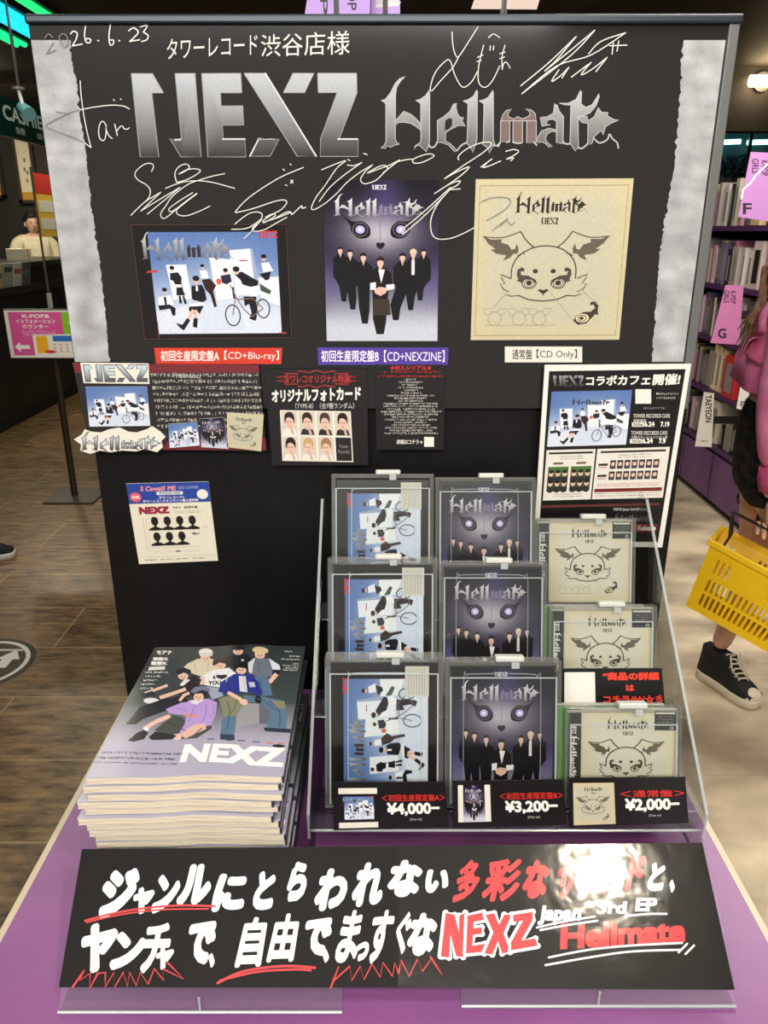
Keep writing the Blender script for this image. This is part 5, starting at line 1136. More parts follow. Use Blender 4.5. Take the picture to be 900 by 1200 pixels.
def figure(label, x, y, face, h, shirt, pants, shoem, solem, hairm, hair='short', group=None, arms=None, sleeve=1.0):
    """a standing, clothed person of height h looking along face (0 = +y)"""
    t = thing('person', label, 'person', (x, y, 0), (0, 0, face), group); s = h / 1.70
    J = [(0,0,.92,.135,.10),(0,.0,1.08,.125,.09),(0,.0,1.28,.155,.10),(0,0,1.42,.09,.07),(0,.01,1.50,.05,.05),
         (-.09,0,.86,.085,.085),(-.10,.01,.48,.058,.058),(-.10,-.02,.12,.040,.042),(.09,0,.86,.085,.085),(.10,.01,.48,.058,.058),(.10,-.02,.12,.040,.042),
         (-.19,0,1.38,.055,.05),(-.235,.02,1.12,.042,.04),(-.235,.10,.90,.028,.025),(.19,0,1.38,.055,.05),(.235,.02,1.12,.042,.04),(.235,.10,.90,.028,.025)]
    E_ = [(0,1),(1,2),(2,3),(3,4),(0,5),(5,6),(6,7),(0,8),(8,9),(9,10),(3,11),(11,12),(12,13),(3,14),(14,15),(15,16)]
    sc = lambda js: [tuple(q * s for q in j) for j in js]
    skin_mesh('body', sc(J), E_, SKM, t)
    g = lambda i, k: (J[i][0], J[i][1], J[i][2], J[i][3] + k, J[i][4] + k)
    skin_mesh('shirt', sc([g(0,.02),g(1,.028),g(2,.028),g(3,.03),g(11,.026),g(12,.024),(J[13][0],J[13][1]-.02,J[13][2]+.04,.042,.04),g(14,.026),g(15,.024),(J[16][0],J[16][1]-.02,J[16][2]+.04,.042,.04)]), [(0,1),(1,2),(2,3),(3,4),(4,5),(5,6),(3,7),(7,8),(8,9)], shirt, t)
    skin_mesh('trousers', sc([(0,0,1.0,.14,.108),g(0,.014),g(5,.02),g(6,.026),(J[7][0],J[7][1],.09,.062,.065),g(8,.02),g(9,.026),(J[10][0],J[10][1],.09,.062,.065)]), [(0,1),(1,2),(2,3),(3,4),(1,5),(5,6),(6,7)], pants, t)
    for i, sx in ((13, -1), (16, 1)): hand(t, tuple(q * s for q in J[i][:3]), (0, .1, -1), (-sx * .0, 1, .1), .35, None, s)
    for i, sx in ((7, -1), (10, 1)): sneaker(t, (J[i][0] * s, -.075 * s, 0), (sx * .12, 1, 0), shoem, solem, None, False, .26 * s)
    head_on(t, (0, .02 * s, 1.585 * s), 0, hairm, hair, s)
    return t
HAIRB = noisy('hair_black', (22, 18, 17), (44, 36, 32), 60, .45)
CLOTH = lambda n, c: noisy(n, c, tuple(min(255, q + 16) for q in c), 30, .85, 4, .15, .2)
figure('person at the left edge in dark clothes and dark shoes with white soles', -1.98, 3.33, R(-82), 1.70, CLOTH('dark_shirt', (42, 42, 46)), CLOTH('dark_trousers', (30, 30, 34)), CLOTH('dark_shoe', (34, 34, 36)), mat('white_sole', (216, 212, 204), .5), HAIRB)
P = onZ(10, 1030, 0)
figure('person at the lower left edge in faded grey jeans and blue-grey sneakers', P.x - .28, P.y - .10, R(-70), 1.68, CLOTH('grey_shirt', (90, 90, 92)), CLOTH('faded_jeans', (122, 124, 126)), CLOTH('blue_grey_shoe', (74, 86, 92)), mat('dark_sole', (60, 62, 64), .6), HAIRB)
figure('staff member with dark hair and a cream top behind the counter', -3.75, 8.75, R(215), 1.70, CLOTH('cream_top', (214, 204, 170)), CLOTH('black_trousers', (26, 26, 28)), CLOTH('black_shoe', (24, 24, 26)), mat('black_sole', (30, 30, 30), .6), HAIRB)

# the shopper on the right: cropped pink jacket, black shorts, black canvas high-tops, yellow basket
sx0, sy0, FACE = 1.19, 2.30, R(-115)
pr = thing('person', 'shopper in a pink jacket, black frayed shorts and black high-top sneakers carrying the yellow basket', 'person', (sx0, sy0, 0), (0, 0, FACE))
PI_ = (Matrix.Translation((sx0, sy0, 0)) @ Matrix.Rotation(FACE, 4, 'Z')).inverted()
lx = lambda px, py, Y: PI_ @ onY(px, py, Y)
hl, to = PI_ @ onZ(821, 790, 0), PI_ @ onZ(886, 830, 0); d1 = (to - hl)
ank = hl + d1.normalized() * .055 + Vector((0, 0, .13)); wr = lx(904, 586, 2.12)
J = [(0,0,.84,.12,.095),(0,0,.98,.11,.085),(0,0,1.16,.135,.095),(0,0,1.29,.085,.065),(0,.01,1.37,.045,.045),
     (-.09,0,.78,.082,.085), (-.085,.02,.44,.050,.055), tuple(ank) + (.033,.036), (.09,.02,.78,.082,.085), (.09,.22,.44,.050,.055), (.09,.30,.13,.033,.036),
     (.16,-.0,1.25,.05,.05), (.19,.0,1.02,.038,.038), tuple(wr) + (.026,.023), (-.16,0,1.25,.05,.05), (-.20,.02,1.0,.04,.04), (-.21,.10,.80,.026,.023)]
E_ = [(0,1),(1,2),(2,3),(3,4),(0,5),(5,6),(6,7),(0,8),(8,9),(9,10),(3,11),(11,12),(12,13),(3,14),(14,15),(15,16)]
skin_mesh('body', J, E_, SKM, pr)
PINK = noisy('pink_cloth', (206, 106, 146), (232, 140, 178), 14, .8, 4, .5, .2)
skin_mesh('jacket', [(0,0,1.08,.150,.118),(0,0,1.14,.150,.115),(0,0,1.22,.15,.11),(0,0,1.31,.095,.08),(.16,.0,1.245,.062,.062),(.185,-.01,1.04,.060,.060),(wr.x,wr.y-.002,wr.z+.085,.050,.050),(-.165,0,1.245,.075,.072),(-.21,.02,1.02,.07,.07),(-.21,.08,.87,.06,.06)],
          [(0,1),(1,2),(2,3),(3,4),(4,5),(5,6),(3,7),(7,8),(8,9)], PINK, pr)
bm = bmesh.new(); tube(bm, [(wr.x, wr.y-.004, wr.z+.10), (wr.x, wr.y-.002, wr.z+.065), (wr.x, wr.y, wr.z+.028)], [.045,.046,.040], 18); obj('cuff', bm, mat('pink_rib', (200, 78, 126), .85), pr, True)
bm = bmesh.new(); rings = []                                  # loose hem standing away at the back
for z, rx, ry, bk_ in ((1.24, .13, .095, 0), (1.14, .145, .11, .02), (1.075, .150, .115, .024), (1.07, .145, .11, .02), (1.14, .135, .10, .0)):
    rings.append([bm.verts.new((rx * math.cos(q) * (1 + .05 * math.sin(q * 7)), ry * math.sin(q) * (1 + .05 * math.sin(q * 7)) - bk_ * max(0, -math.sin(q)), z + .012 * math.sin(q * 3))) for q in [2 * math.pi * i / 40 for i in range(40)]])
for a_, b_ in zip(rings, rings[1:]):
    for i in range(40): bm.faces.new((a_[i], a_[(i+1) % 40], b_[(i+1) % 40], b_[i]))
obj('jacket_hem', bm, PINK, pr, True)
SHORT = noisy('black_denim', (20, 20, 22), (46, 46, 48), 40, .85, 5, .3, .2)
skin_mesh('shorts', [(0,0,1.10,.130,.100),(0,-.025,.90,.155,.135),(-.09,0,.80,.105,.112),(-.095,.006,.715,.104,.112),(.09,.02,.80,.105,.112),(.095,.06,.715,.104,.112)], [(0,1),(1,2),(2,3),(1,4),(4,5)], SHORT, pr)
random.seed(3)
for cx, cy in ((-.095, .008), (.095, .068)):
    bm = bmesh.new()
    for i in range(70):
        q = 2 * math.pi * i / 70; b_ = Vector((cx + .066 * math.cos(q), cy + .072 * math.sin(q), .685)); tube(bm, [b_, b_ + Vector((random.uniform(-.006, .006), random.uniform(-.006, .006), -random.uniform(.012, .032)))], .0013, 4)
    obj('frayed_hem', bm, SHORT, pr)
BLKC = noisy('black_canvas', (20, 20, 21), (30, 30, 31), 90, .8); CREAM = mat('cream_rubber', (222, 212, 190), .5)
sneaker(pr, hl, d1, BLKC, CREAM, CREAM, True, max(.2, min(.27, d1.length)))
sneaker(pr, (.09, .25, 0), (.1, 1, 0), BLKC, CREAM, CREAM, True, .25)
hand(pr, tuple(wr), (0, .04, -1), (0, 1, 0), .75, None, .92)
hand(pr, (-.21, .10, .80), (0, .1, -1), (0, 1, 0), .5, None, .92)
HBR = noisy('hair_brown', (78, 54, 36), (136, 100, 70), 50, .5)
head_on(pr, (0, .03, 1.475), 0, HBR, 'long', .96)
bm = bmesh.new(); random.seed(11)
for i in range(26):
    u_ = random.random(); e = lx(862 + u_ * 26 + random.uniform(-3, 4), random.uniform(384, 420) - u_ * 10, 2.30); s_ = Vector((random.uniform(-.06, .07), -.06, 1.44))
    mid = lx(889 + u_ * 14, 352 + random.uniform(-8, 8), 2.28)
    tube(bm, [s_, (s_ + mid) / 2 + Vector((0, -.02, .02)), mid, (mid + e) / 2 + Vector((0, .005, 0)), e], [.006, .005, .004, .003, .001], 5)
obj('hair_strands', bm, HBR, pr, True)

# yellow shopping basket hanging from the hand
bk = thing('shopping_basket', 'yellow plastic shopping basket carried by the shopper in pink', 'basket')
YB_ = 2.10
TLb, BLb = onY(834, 634, YB_), onY(808, 708, YB_ - .01)
ang = R(-19)
ex = Vector((math.cos(ang), 0, math.sin(ang))); ez = Vector((-math.sin(ang), 0, math.cos(ang))); ey = Vector((0, 1, 0))
bk.location = TLb; bk.rotation_euler = (R(-10), -ang, R(-34))
YEL = mat('yellow_plastic', (246, 200, 14), .4)
Wt, Ht, Dt = .40, .215, .26
def shell(bm, x0, x1, y0, y1, xb0, xb1, yb0, yb1, zt, zbm): pass
def wall_panel(c, holes, nx, ny, th):
    """c: four corners (bl, br, tr, tl); slots left open where holes(u, v) is true"""
    bl, br, tr, tl = [Vector(q) for q in c]; nrm = (br - bl).cross(tl - bl).normalized() * th
    f = lambda u, v: (bl * (1 - u) + br * u) * (1 - v) + (tl * (1 - u) + tr * u) * v
    V = {}
    def vert(i, j, k):
        if (i, j, k) not in V: V[(i, j, k)] = bm.verts.new(f(i / nx, j / ny) + nrm * k)
        return V[(i, j, k)]
    solid = lambda i, j: 0 <= i < nx and 0 <= j < ny and not holes((i + .5) / nx, (j + .5) / ny)
    for i in range(nx):
        for j in range(ny):
            if not solid(i, j): continue
            bm.faces.new([vert(*q) for q in ((i,j,1),(i+1,j,1),(i+1,j+1,1),(i,j+1,1))]); bm.faces.new([vert(*q) for q in ((i,j,0),(i,j+1,0),(i+1,j+1,0),(i+1,j,0))])
            for (di, dj), (p, q) in (((-1,0),((i,j),(i,j+1))), ((1,0),((i+1,j+1),(i+1,j))), ((0,-1),((i+1,j),(i,j))), ((0,1),((i,j+1),(i+1,j+1)))):
                if not solid(i + di, j + dj): bm.faces.new([vert(*p, 0), vert(*q, 0), vert(*q, 1), vert(*p, 1)])
xi, yi, zb_ = .030, .025, -Ht
C = [(xi, yi, zb_), (Wt - xi, yi, zb_), (Wt - xi, Dt - yi, zb_), (xi, Dt - yi, zb_)]; T_ = [(0, 0, 0), (Wt, 0, 0), (Wt, Dt, 0), (0, Dt, 0)]
def slots(u, v):
    i = int(u * 45)
    if .08 < v < .26 and .08 < u < .94: return i % 2 == 0
    if .34 < v < .52 and .06 < u < .95: return i % 2 == 0
    if .60 < v < .80 and (.06 < u < .22 or .50 < u < .66 or .84 < u < .95): return i % 2 == 0
    return False
bm = bmesh.new()
for k in range(4): wall_panel((C[k], C[(k+1) % 4], T_[(k+1) % 4], T_[k]), slots, 45, 22, -.003)
f_ = bm.faces.new([bm.verts.new(p) for p in C]); box(bm, xi, yi, zb_ - .004, Wt - xi, Dt - yi, zb_)
obj('basket_body', bm, YEL, bk)
bm = bmesh.new()
for q in ((-.008,-.008,Wt+.008,.006),(-.008,Dt-.006,Wt+.008,Dt+.008),(-.008,.006,.006,Dt-.006),(Wt-.006,.006,Wt+.008,Dt-.006)): box(bm, q[0], q[1], -.014, q[2], q[3], .004, bev=.002)
obj('rim', bm, YEL, bk)
bk_m = (Matrix.Translation(bk.location) @ bk.rotation_euler.to_matrix().to_4x4()).inverted()
for yy in (.02, .09):
    wpt = PI_.inverted() @ wr + Vector((-.005, -.03 + yy * .3, -.085))
    pts = [Vector((.035, yy, .0)), Vector((.035, yy, .03)), bk_m @ onY(857 + yy * 30, 600, YB_ + yy * .3), bk_m @ wpt, bk_m @ (wpt + Vector((.12, .02, -.02))), Vector((Wt - .03, yy, .02)), Vector((Wt - .03, yy, 0))]
    sm = []
    for a_, b_ in zip(pts, pts[1:]): sm += [a_.lerp(b_, t_ / 4) for t_ in range(4)]
    sm.append(pts[-1]); bm = bmesh.new(); tube(bm, sm, .0033, 8); obj('handle', bm, mat('black_wire', (26, 24, 24), .4), bk, True)
# ================================================================== THE SHOP ON THE LEFT
M_DARK = noisy('counter_black', (22, 20, 19), (32, 29, 27), 6, .5)
ct = thing('counter', 'long black cashier counter at the left with a leaflet ledge', 'counter', (-3.05, 6.3, 0))
B('body', (-.55, -2.6, 0, 0, 2.1, 1.22), M_DARK, ct); B('worktop', (-.58, -2.62, 1.22, .03, 2.12, 1.26), mat('worktop_dark', (38, 34, 31), .35), ct)
B('plinth', (-.5, -2.55, 0, .012, 2.05, .08), mat('plinth', (14, 13, 13), .6), ct)
lg = B('leaflet_ledge', (0, -2.0, 1.03, .10, 1.2, 1.05), M_DARK, ct); B('ledge_lip', (.095, -2.0, 1.05, .10, 1.2, 1.09), M_DARK, ct)
random.seed(21)
lcol = [(206, 200, 184), (150, 146, 138), (222, 214, 190), (120, 116, 104), (214, 206, 186), (196, 170, 120), (150, 160, 146), (188, 186, 180), (90, 84, 78)]
lw = ['cream', 'grey', 'ivory', 'olive grey', 'pale', 'tan', 'sage', 'light grey', 'dark grey']
for i in range(9):
    t = thing('leaflet', '%s leaflet leaning in the ledge of the black counter' % lw[i], 'leaflet', (-3.015, 5.30 + i * .17, 1.052), (0, R(9), 0), 'leaflets on the counter ledge')
    m = mat('leaflet_%d' % i, lcol[i], .5); B('sheet', (0, 0, 0, .006, .15, .215), m, t)
    B('printed_band', (.0062, .012, .15 - .02 * (i % 3), .0068, .138, .19 - .02 * (i % 3)), mat('leaflet_ink_%d' % (i % 3), ((70, 70, 76), (160, 90, 70), (90, 110, 120))[i % 3], .5), t)
for k, (y, w_, hh, c, lb) in enumerate(((6.0, .12, .10, (188, 178, 150), 'cream carton on the cashier counter'), (6.55, .12, .14, (84, 80, 76), 'grey box standing on the cashier counter'), (7.15, .15, .10, (206, 196, 172), 'low ivory box on the cashier counter near the staff member'))):
    t = thing('carton', lb, 'box', (-3.25, y, 1.26)); m = mat('carton_%d' % k, c, .6); bm = bmesh.new(); box(bm, -.08, 0, 0, .08, w_, hh, bev=.003); obj('box', bm, m, t)
    B('tape', (-.0805, w_ * .42, 0, .0808, w_ * .58, hh + .0008), mat('tape', (170, 150, 110), .4), t)
# framed notices on the back wall
for k, (x0, y0, x1, y1, lb) in enumerate(((16, 158, 44, 238, 'framed pale notice with an orange foot on the wall behind the counter'), (-26, 150, 4, 232, 'framed pale notice cut by the left edge of the photo'))):
    A_, B_ = onY(x0, y0, 8.96), onY(x1, y1, 8.96); t = thing('framed_notice', lb, 'notice', (A_.x, 8.96, B_.z)); w_, hh = B_.x - A_.x, A_.z - B_.z
    for q in ((-.03, 0, w_ + .03, .03), (-.03, hh - .03, w_ + .03, hh), (-.03, 0, .0, hh), (w_, 0, w_ + .03, hh)): B('frame_bar', (q[0], -.03, q[1], q[2], .03, q[3]), mat('notice_frame', (60, 50, 40), .4), t)
    B('sheet', (0, 0, .03, w_, .02, hh - .03), mat('notice_paper', (232, 222, 188), .5), t); B('orange_band', (0, -.004, .03, w_, 0, .11), mat('notice_orange', (206, 150, 60), .5), t)
    a = Art(); c = a.sub(rectmap(0, 0, 1, 1)); random.seed(5 + k)
    for j, (u, v) in enumerate(((.5, .35), (.42, .5), (.6, .55), (.5, .68))): c.ell(u, v, .07, .04, (110, 100, 84), 2, 8)
    a.build('print', lambda u, v, h, w_=w_, hh=hh: Vector((u * w_, -.002 - h * 5, .03 + (1 - v) * (hh - .06))), INK_MATTE, t)
# cashier sign along the aisle
sY0, sY1, sX = 4.55, 5.72, -2.225
cs = thing('cashier_sign', 'dark green hanging sign reading CASHIER', 'sign', (sX, sY0, 2.03))
B('panel', (-.03, 0, 0, 0, sY1 - sY0, .215), mat('sign_green', (14, 48, 46), .35), cs)
for y in (.2, .95):
    bm = bmesh.new(); cyl(bm, (-.085, y, .19), (-.085, y, CEIL - 2.03), .006, n=8); cyl(bm, (-.088, y, .193), (-.03, y, .193), .006, n=8); obj('hanger_rod', bm, mat('rod_grey', (90, 90, 88), .4), cs)
a = Art(); a.text('CASHIER', .40, .20, .96, .58, (214, 228, 220), 1, .03); a.text('免税', .52, .68, .63, .86, (190, 206, 198), 1, .02); a.text('会計', .78, .68, .86, .86, (190, 206, 198), 1, .02)
a.build('lettering', lambda u, v, h: Vector((.001 + h, u * (sY1 - sY0), (1 - v) * .215)), INK_MATTE, cs)
# light lines on the ceiling
for x, y1, w_, c, s_, lb in ((-1.96, 7.0, .035, (40, 226, 120), 1.0, 'green light line on the ceiling nearest the display board'), (-2.19, 7.4, .085, (36, 206, 226), 1.0, 'wide cyan light line on the ceiling at the upper left'), (-2.44, 5.95, .05, (30, 214, 130), 1.0, 'green light line ending left of the cyan one')):
    t = thing('light_line', lb, 'light', (x, 3.4, CEIL - .03), group='coloured light lines')
    B('housing', (-w_ - .02, 0, 0, w_ + .02, y1 - 3.4, .03), mat('led_housing', (30, 32, 32), .5), t)
    for k, q in enumerate((-.55, .55)):
        bm = bmesh.new(); cyl(bm, (w_ * q, .02, -.008), (w_ * q, y1 - 3.42, -.008), w_ * .38, n=10); obj('tube', bm, glow('led_%d_%d_%d' % c, c, s_), t)
# hanging spotlight
P = onY(24, 122, 4.3)
t = thing('spotlight', 'small teal-lit track spotlight hanging above the cashier sign', 'lamp', (P.x, P.y, CEIL))
zc = onY(21, 102, 4.3).z - CEIL
bm = bmesh.new(); cyl(bm, (0, 0, 0), (0, 0, zc), .006, n=8); obj('drop_rod', bm, mat('rod_black', (24, 24, 24), .5), t)
bm = bmesh.new(); cyl(bm, (0, 0, zc), (0, 0, zc - .012), .03); obj('canopy', bm, mat('rod_grey', (90, 90, 88), .4), t)
bm = bmesh.new(); cyl(bm, (0, 0, zc - .012), (.012, 0, zc - .09), .009, n=8); obj('stem', bm, mat('lamp_white', (196, 204, 200), .4), t)
bm = bmesh.new(); cyl(bm, (-.005, .02, zc - .085), (.05, -.03, zc - .125), .026, .034); obj('lamp_head', bm, mat('lamp_teal', (88, 140, 140), .35), t)
# banner and rods at the counter
t = thing('sale_banner', 'narrow red and yellow banner on a pole fixed to the counter', 'banner', (-2.90, 6.90, .96))
bm = bmesh.new(); cyl(bm, (0, 0, 0), (0, 0, 1.04), .010, n=10); obj('pole', bm, mat('pole_bronze', (120, 108, 88), .35, .5), t)
bm = bmesh.new(); cyl(bm, (0, 0, -.08), (0, 0, .04), .022, n=12); obj('grip', bm, mat('grip_white', (206, 202, 190), .5), t)
B('cloth', (.0, .015, .50, .006, .36, 1.0), mat('banner_yellow', (232, 190, 60), .6), t); B('red_top', (-.001, .014, .84, .007, .361, 1.001), mat('banner_red', (200, 54, 40), .6), t)
for z_ in (.56, .70): B('white_patch', (-.002, .05, z_, .008, .33, z_ + .09), mat('banner_white', (230, 224, 206), .6), t)
# standing direction sign
SB = onZ(88, 582, 0); ss = thing('standing_sign', 'pink and green direction sign with a white arrow on a dark floor stand', 'sign', (SB.x, SB.y, 0))
bm = bmesh.new(); box(bm, -.14, -.14, 0, .16, .14, .012, bev=.003); obj('base_plate', bm, mat('base_steel', (84, 82, 74), .4, .4), ss)
bm = bmesh.new(); cyl(bm, (0, 0, .012), (0, 0, 1.10), .019, n=14); obj('pole', bm, mat('pole_dark', (56, 46, 36), .3, .5), ss)
TLs, BRs = onY(4, 362, SB.y - .03), onY(160, 420, SB.y - .03); w_, hh = BRs.x - TLs.x, TLs.z - BRs.z; ox, oz = TLs.x - SB.x, BRs.z
bm = bmesh.new(); box(bm, ox, -.045, oz, ox + w_, -.018, oz + hh, bev=.003); obj('sign_box', bm, mat('sign_box', (40, 38, 36), .4), ss)
a = Art(); a.rect(0, 0, 1, 1, (228, 224, 216), 1); a.rect(.03, .035, .455, .95, (214, 84, 152), 2); a.rect(.455, .035, .97, .5, (130, 196, 36), 2); a.rect(.20, .5, .97, .95, (234, 230, 220), 3)
W = (240, 238, 232)
a.text('K-POP&', .14, .08, .36, .16, W, 4, .03); a.text('インフォメーション', .085, .185, .40, .27, W, 4, .03); a.text('カウンター', .13, .29, .34, .38, W, 4, .03)
for j in range(3): a.squiggle(.12, .38, .42 + j * .04, .03, (244, 196, 222), 4)
a.text('総合', .53, .08, .66, .16, W, 4, .03); a.text('お問い合わせ', .50, .2, .78, .29, W, 4, .03); a.text('FLOOR', .62, .34, .75, .40, W, 4, .03)
a.poly([(.045, .77), (.09, .66), (.09, .73), (.165, .73), (.165, .81), (.09, .81), (.09, .88)], W, 4)
a.rect(.225, .54, .315, .9, (236, 178, 36), 4); a.rect(.36, .53, .53, .65, (40, 112, 190), 4); a.rect(.58, .53, .72, .62, (206, 52, 44), 4); a.ell(.33, .87, .05, .035, (206, 52, 44), 5)
for i in range(6):
    for j in range(3): a.rect(.36 + i * .05, .70 + j * .07, .375 + i * .05, .74 + j * .07, (190, 170, 140), 4)
a.build('sign_face', lambda u, v, h: Vector((ox + .006 + u * (w_ - .012), -.0455 - h * 3, oz + .006 + (1 - v) * (hh - .012))), INK_MATTE, ss)
# round floor sticker
fs = onZ(-21, 778, 0); st = thing('floor_sticker', 'round dark floor sticker with a white ring and arrow', 'sticker', (fs.x, fs.y, .0005))
bm = bmesh.new(); bmesh.ops.create_circle(bm, cap_ends=True, segments=48, radius=.185)
r_ = bmesh.ops.extrude_face_region(bm, geom=list(bm.faces)); bmesh.ops.translate(bm, verts=[v for v in r_['geom'] if isinstance(v, bmesh.types.BMVert)], vec=(0, 0, .001)); obj('disc', bm, mat('sticker_dark', (62, 54, 44), .45), st)
a = Art(); a.ring(0, 0, .165, .165, .016, (232, 230, 222), 1, 40); a.poly([(.085, .10), (.125, .03), (.10, .03), (.10, -.03), (.06, -.03), (.06, .03), (.035, .03)], (232, 230, 222), 1); a.rect(-.10, -.02, .02, .02, (232, 230, 222), 1); a.rect(-.03, .09, .11, .105, (210, 206, 196), 1)
a.build('print', lambda u, v, h: Vector((u, v, .0012 + h)), INK_MATTE, st)

# ================================================================== CARDS ABOVE THE BOARD
def topcard(name, label, quad, Y, col, fn=None):
    P = [onY(x, y, Y) for x, y in quad]; c = (P[2] + P[3]) / 2
    t = thing(name, label, 'sign', (c.x, Y, 1.66), group='cards above the board')
    bm = bmesh.new(); slab(bm, [p - t.location for p in P], (0, .003, 0)); obj('card', bm, mat('card_%d_%d_%d' % col, col, .45), t)
    bm = bmesh.new(); cyl(bm, (0, .004, 0), (0, .004, P[3].z - 1.66 + .03), .006, n=8); obj('stem', bm, mat('rod_grey', (90, 90, 88), .4), t)
    if fn: a = Art(); fn(a); a.build('lettering', local(t, planemap(Vector((0, Y, 0)), Vector((0, -1, 0)))), INK_MATTE, t)
def f(a): a.text('IP', 375, -14, 384, 17, (40, 34, 48), 2, .02, rot=90); a.text('POP', 407, -22, 418, 12, (40, 34, 48), 2, .02, rot=90)
topcard('divider_card', 'lilac divider card with black letters above the rail, left one of two', [(366, -40), (436, -40), (433, 24), (356, 24)], 1.45, (178, 140, 214), f)
def f(a): a.poly([(440, 4), (470, 2), (467, 7), (440, 9)], (222, 218, 214), 2); a.rect(440, -20, 467, 3, (212, 206, 206), 1)
topcard('divider_card', 'lilac divider card with a pale patch above the rail', [(437, -40), (468, -40), (469, 24), (434, 24)], 1.50, (184, 146, 216), f)
def f(a): a.text('NEW', 558, 2, 582, 8, (110, 90, 84), 2, .0, .2); a.text('ALBUM', 590, 1, 618, 8, (110, 90, 84), 2, 0, .2)
topcard('divider_card', 'pinkish beige card with faint writing above the middle of the rail', [(570, -40), (644, -40), (629, 11), (552, 10.5)], 1.55, (206, 184, 172), None)

# ================================================================== THE SHELVES ON THE RIGHT
SX = 1.89
SH = (.35, .64, .93, 1.22, 1.53)
M_SHP = mat('shelf_purple', (84, 46, 96), .4); M_SHD = mat('shelf_dark', (26, 22, 26), .5)
sy0_, sy1_ = 2.9, 5.6
su = thing('shelf_unit', 'purple wall shelf full of albums with purple doors below, right of the display', 'shelving', (SX, sy0_, 0))
Ls = sy1_ - sy0_
B('back_panel', (.42, 0, 0, .45, Ls, 1.84), M_SHD, su)
for y in (0, Ls - .03): B('side_panel', (.0, y, 0, .42, y + .03, 1.84), M_SHD, su)
for z_ in SH:
    s_ = B('shelf', (.0, .03, z_ - .022, .42, Ls - .03, z_), M_SHD, su); B('price_strip', (-.006, .03, z_ - .026, .0, Ls - .03, z_), M_SHP, s_)
B('plinth', (.02, .03, 0, .42, Ls - .03, .03), mat('plinth', (14, 13, 13), .6), su)
B('carcass', (.012, .03, .03, .42, Ls - .03, .325), M_SHD, su)
nd = 6
for i in range(nd):
    y0, y1 = .03 + (Ls - .06) * i / nd, .03 + (Ls - .06) * (i + 1) / nd
    d = B('door', (-.006, y0 + .012, .042, .012, y1 - .012, .305), noisy('door_purple', (104, 64, 116), (120, 78, 130), 4, .45), su)
def slotbook(name, label, z_, y, th, h, depth, m, group, x=SX + .012, tilt=0.0, band=None):
    t = thing(name, label, 'album', (x, y, z_ + .001), (tilt, 0, 0), group)
    bm = bmesh.new(); box(bm, 0, 0, 0, depth, th, h, bev=.0012); obj('sleeve', bm, m, t)
    B('spine_print', (-.0006, th * .2, h * .12, -.0001, th * .8, h * .82), band or mat('spine_grey', (140, 134, 134), .5), t); return t
pal = [(196, 186, 182), (176, 164, 154), (196, 128, 168), (90, 80, 82), (206, 196, 172), (150, 138, 132), (214, 206, 200), (120, 106, 100), (200, 160, 176), (44, 40, 42), (34, 30, 34), (176, 164, 128), (190, 120, 150), (112, 92, 120)]
random.seed(17)
names = {0: 'lowest', 1: 'second', 2: 'third', 3: 'fourth', 4: 'top'}
specials = {(1, 4.34): 0}
rows_ = {0: (.13, .20), 1: (.17, .245), 2: (.17, .24), 3: (.18, .25), 4: (.18, .25)}
used = []
def clash(z_i, y0, y1): return any(k == z_i and y0 < b and y1 > a_ for k, a_, b in used)
def yat(px): return (SX * FPX / (px - 450) - 0 , )
def special(z_i, y, th, h, col, label, depth=.2, x=SX + .012, band=None, tilt=0.0):
    used.append((z_i, y, y + th)); slotbook('album', label, SH[z_i], y, th, h, depth, mat('alb_%d_%d_%d' % col, col, .45), 'albums on the purple shelves', x, tilt, band)
special(3, 3.93, .045, .27, (110, 196, 150), 'mint green album standing on the purple shelf below the F card', .2)
special(3, 4.08, .10, .235, (206, 188, 184), 'album with a grey portrait side, left of the mint green one', .2, SX + .012, mat('spine_black', (30, 28, 30), .5))
special(1, 4.13, .15, .225, (196, 48, 46), 'thick red boxed album on the purple shelf', .22, SX - .005)
special(1, 4.30, .05, .24, (232, 200, 170), 'peach album beside the thick red box', .2)
special(1, 4.37, .045, .25, (224, 206, 160), 'cream album beside the peach one', .2)
special(1, 4.43, .045, .255, (230, 214, 176), 'ivory album beside the cream one', .2)
special(4, 4.12, .10, .27, (206, 182, 132), 'wide tan album leaning beside the F card on the top shelf', .24, SX - .01, mat('spine_tan', (176, 120, 84), .5))
special(4, 4.38, .05, .17, (206, 150, 166), 'rose pink album on the top shelf', .2)
special(0, 4.30, .10, .24, (224, 216, 196), 'wide cream album behind the TAEYEON divider', .2)
cnt = 0
for zi in range(5):
    y = 3.3 if zi else 3.6
    while y < 5.05:
        th = random.choice((.012, .016, .02, .026, .034, .045)); h = random.uniform(*rows_[zi])
        if not clash(zi, y - .002, y + th + .002) and random.random() < .84:
            c = random.choice(pal); m = mat('alb_%d_%d_%d' % c, c, .45)
            slotbook('album', 'slim pale or dark album packed upright on the %s purple shelf' % names[zi], SH[zi], y, th, h, .16, m, 'slim albums on the %s shelf' % names[zi], SX + random.uniform(.01, .03))
            cnt += 1
        y += th + .0025
# boxes at the back of the top shelf
for k, (y, w_, hh, c, lb) in enumerate(((4.62, .26, .24, (44, 34, 28), 'dark brown storage box at the far end of the top shelf'),)):
    pass
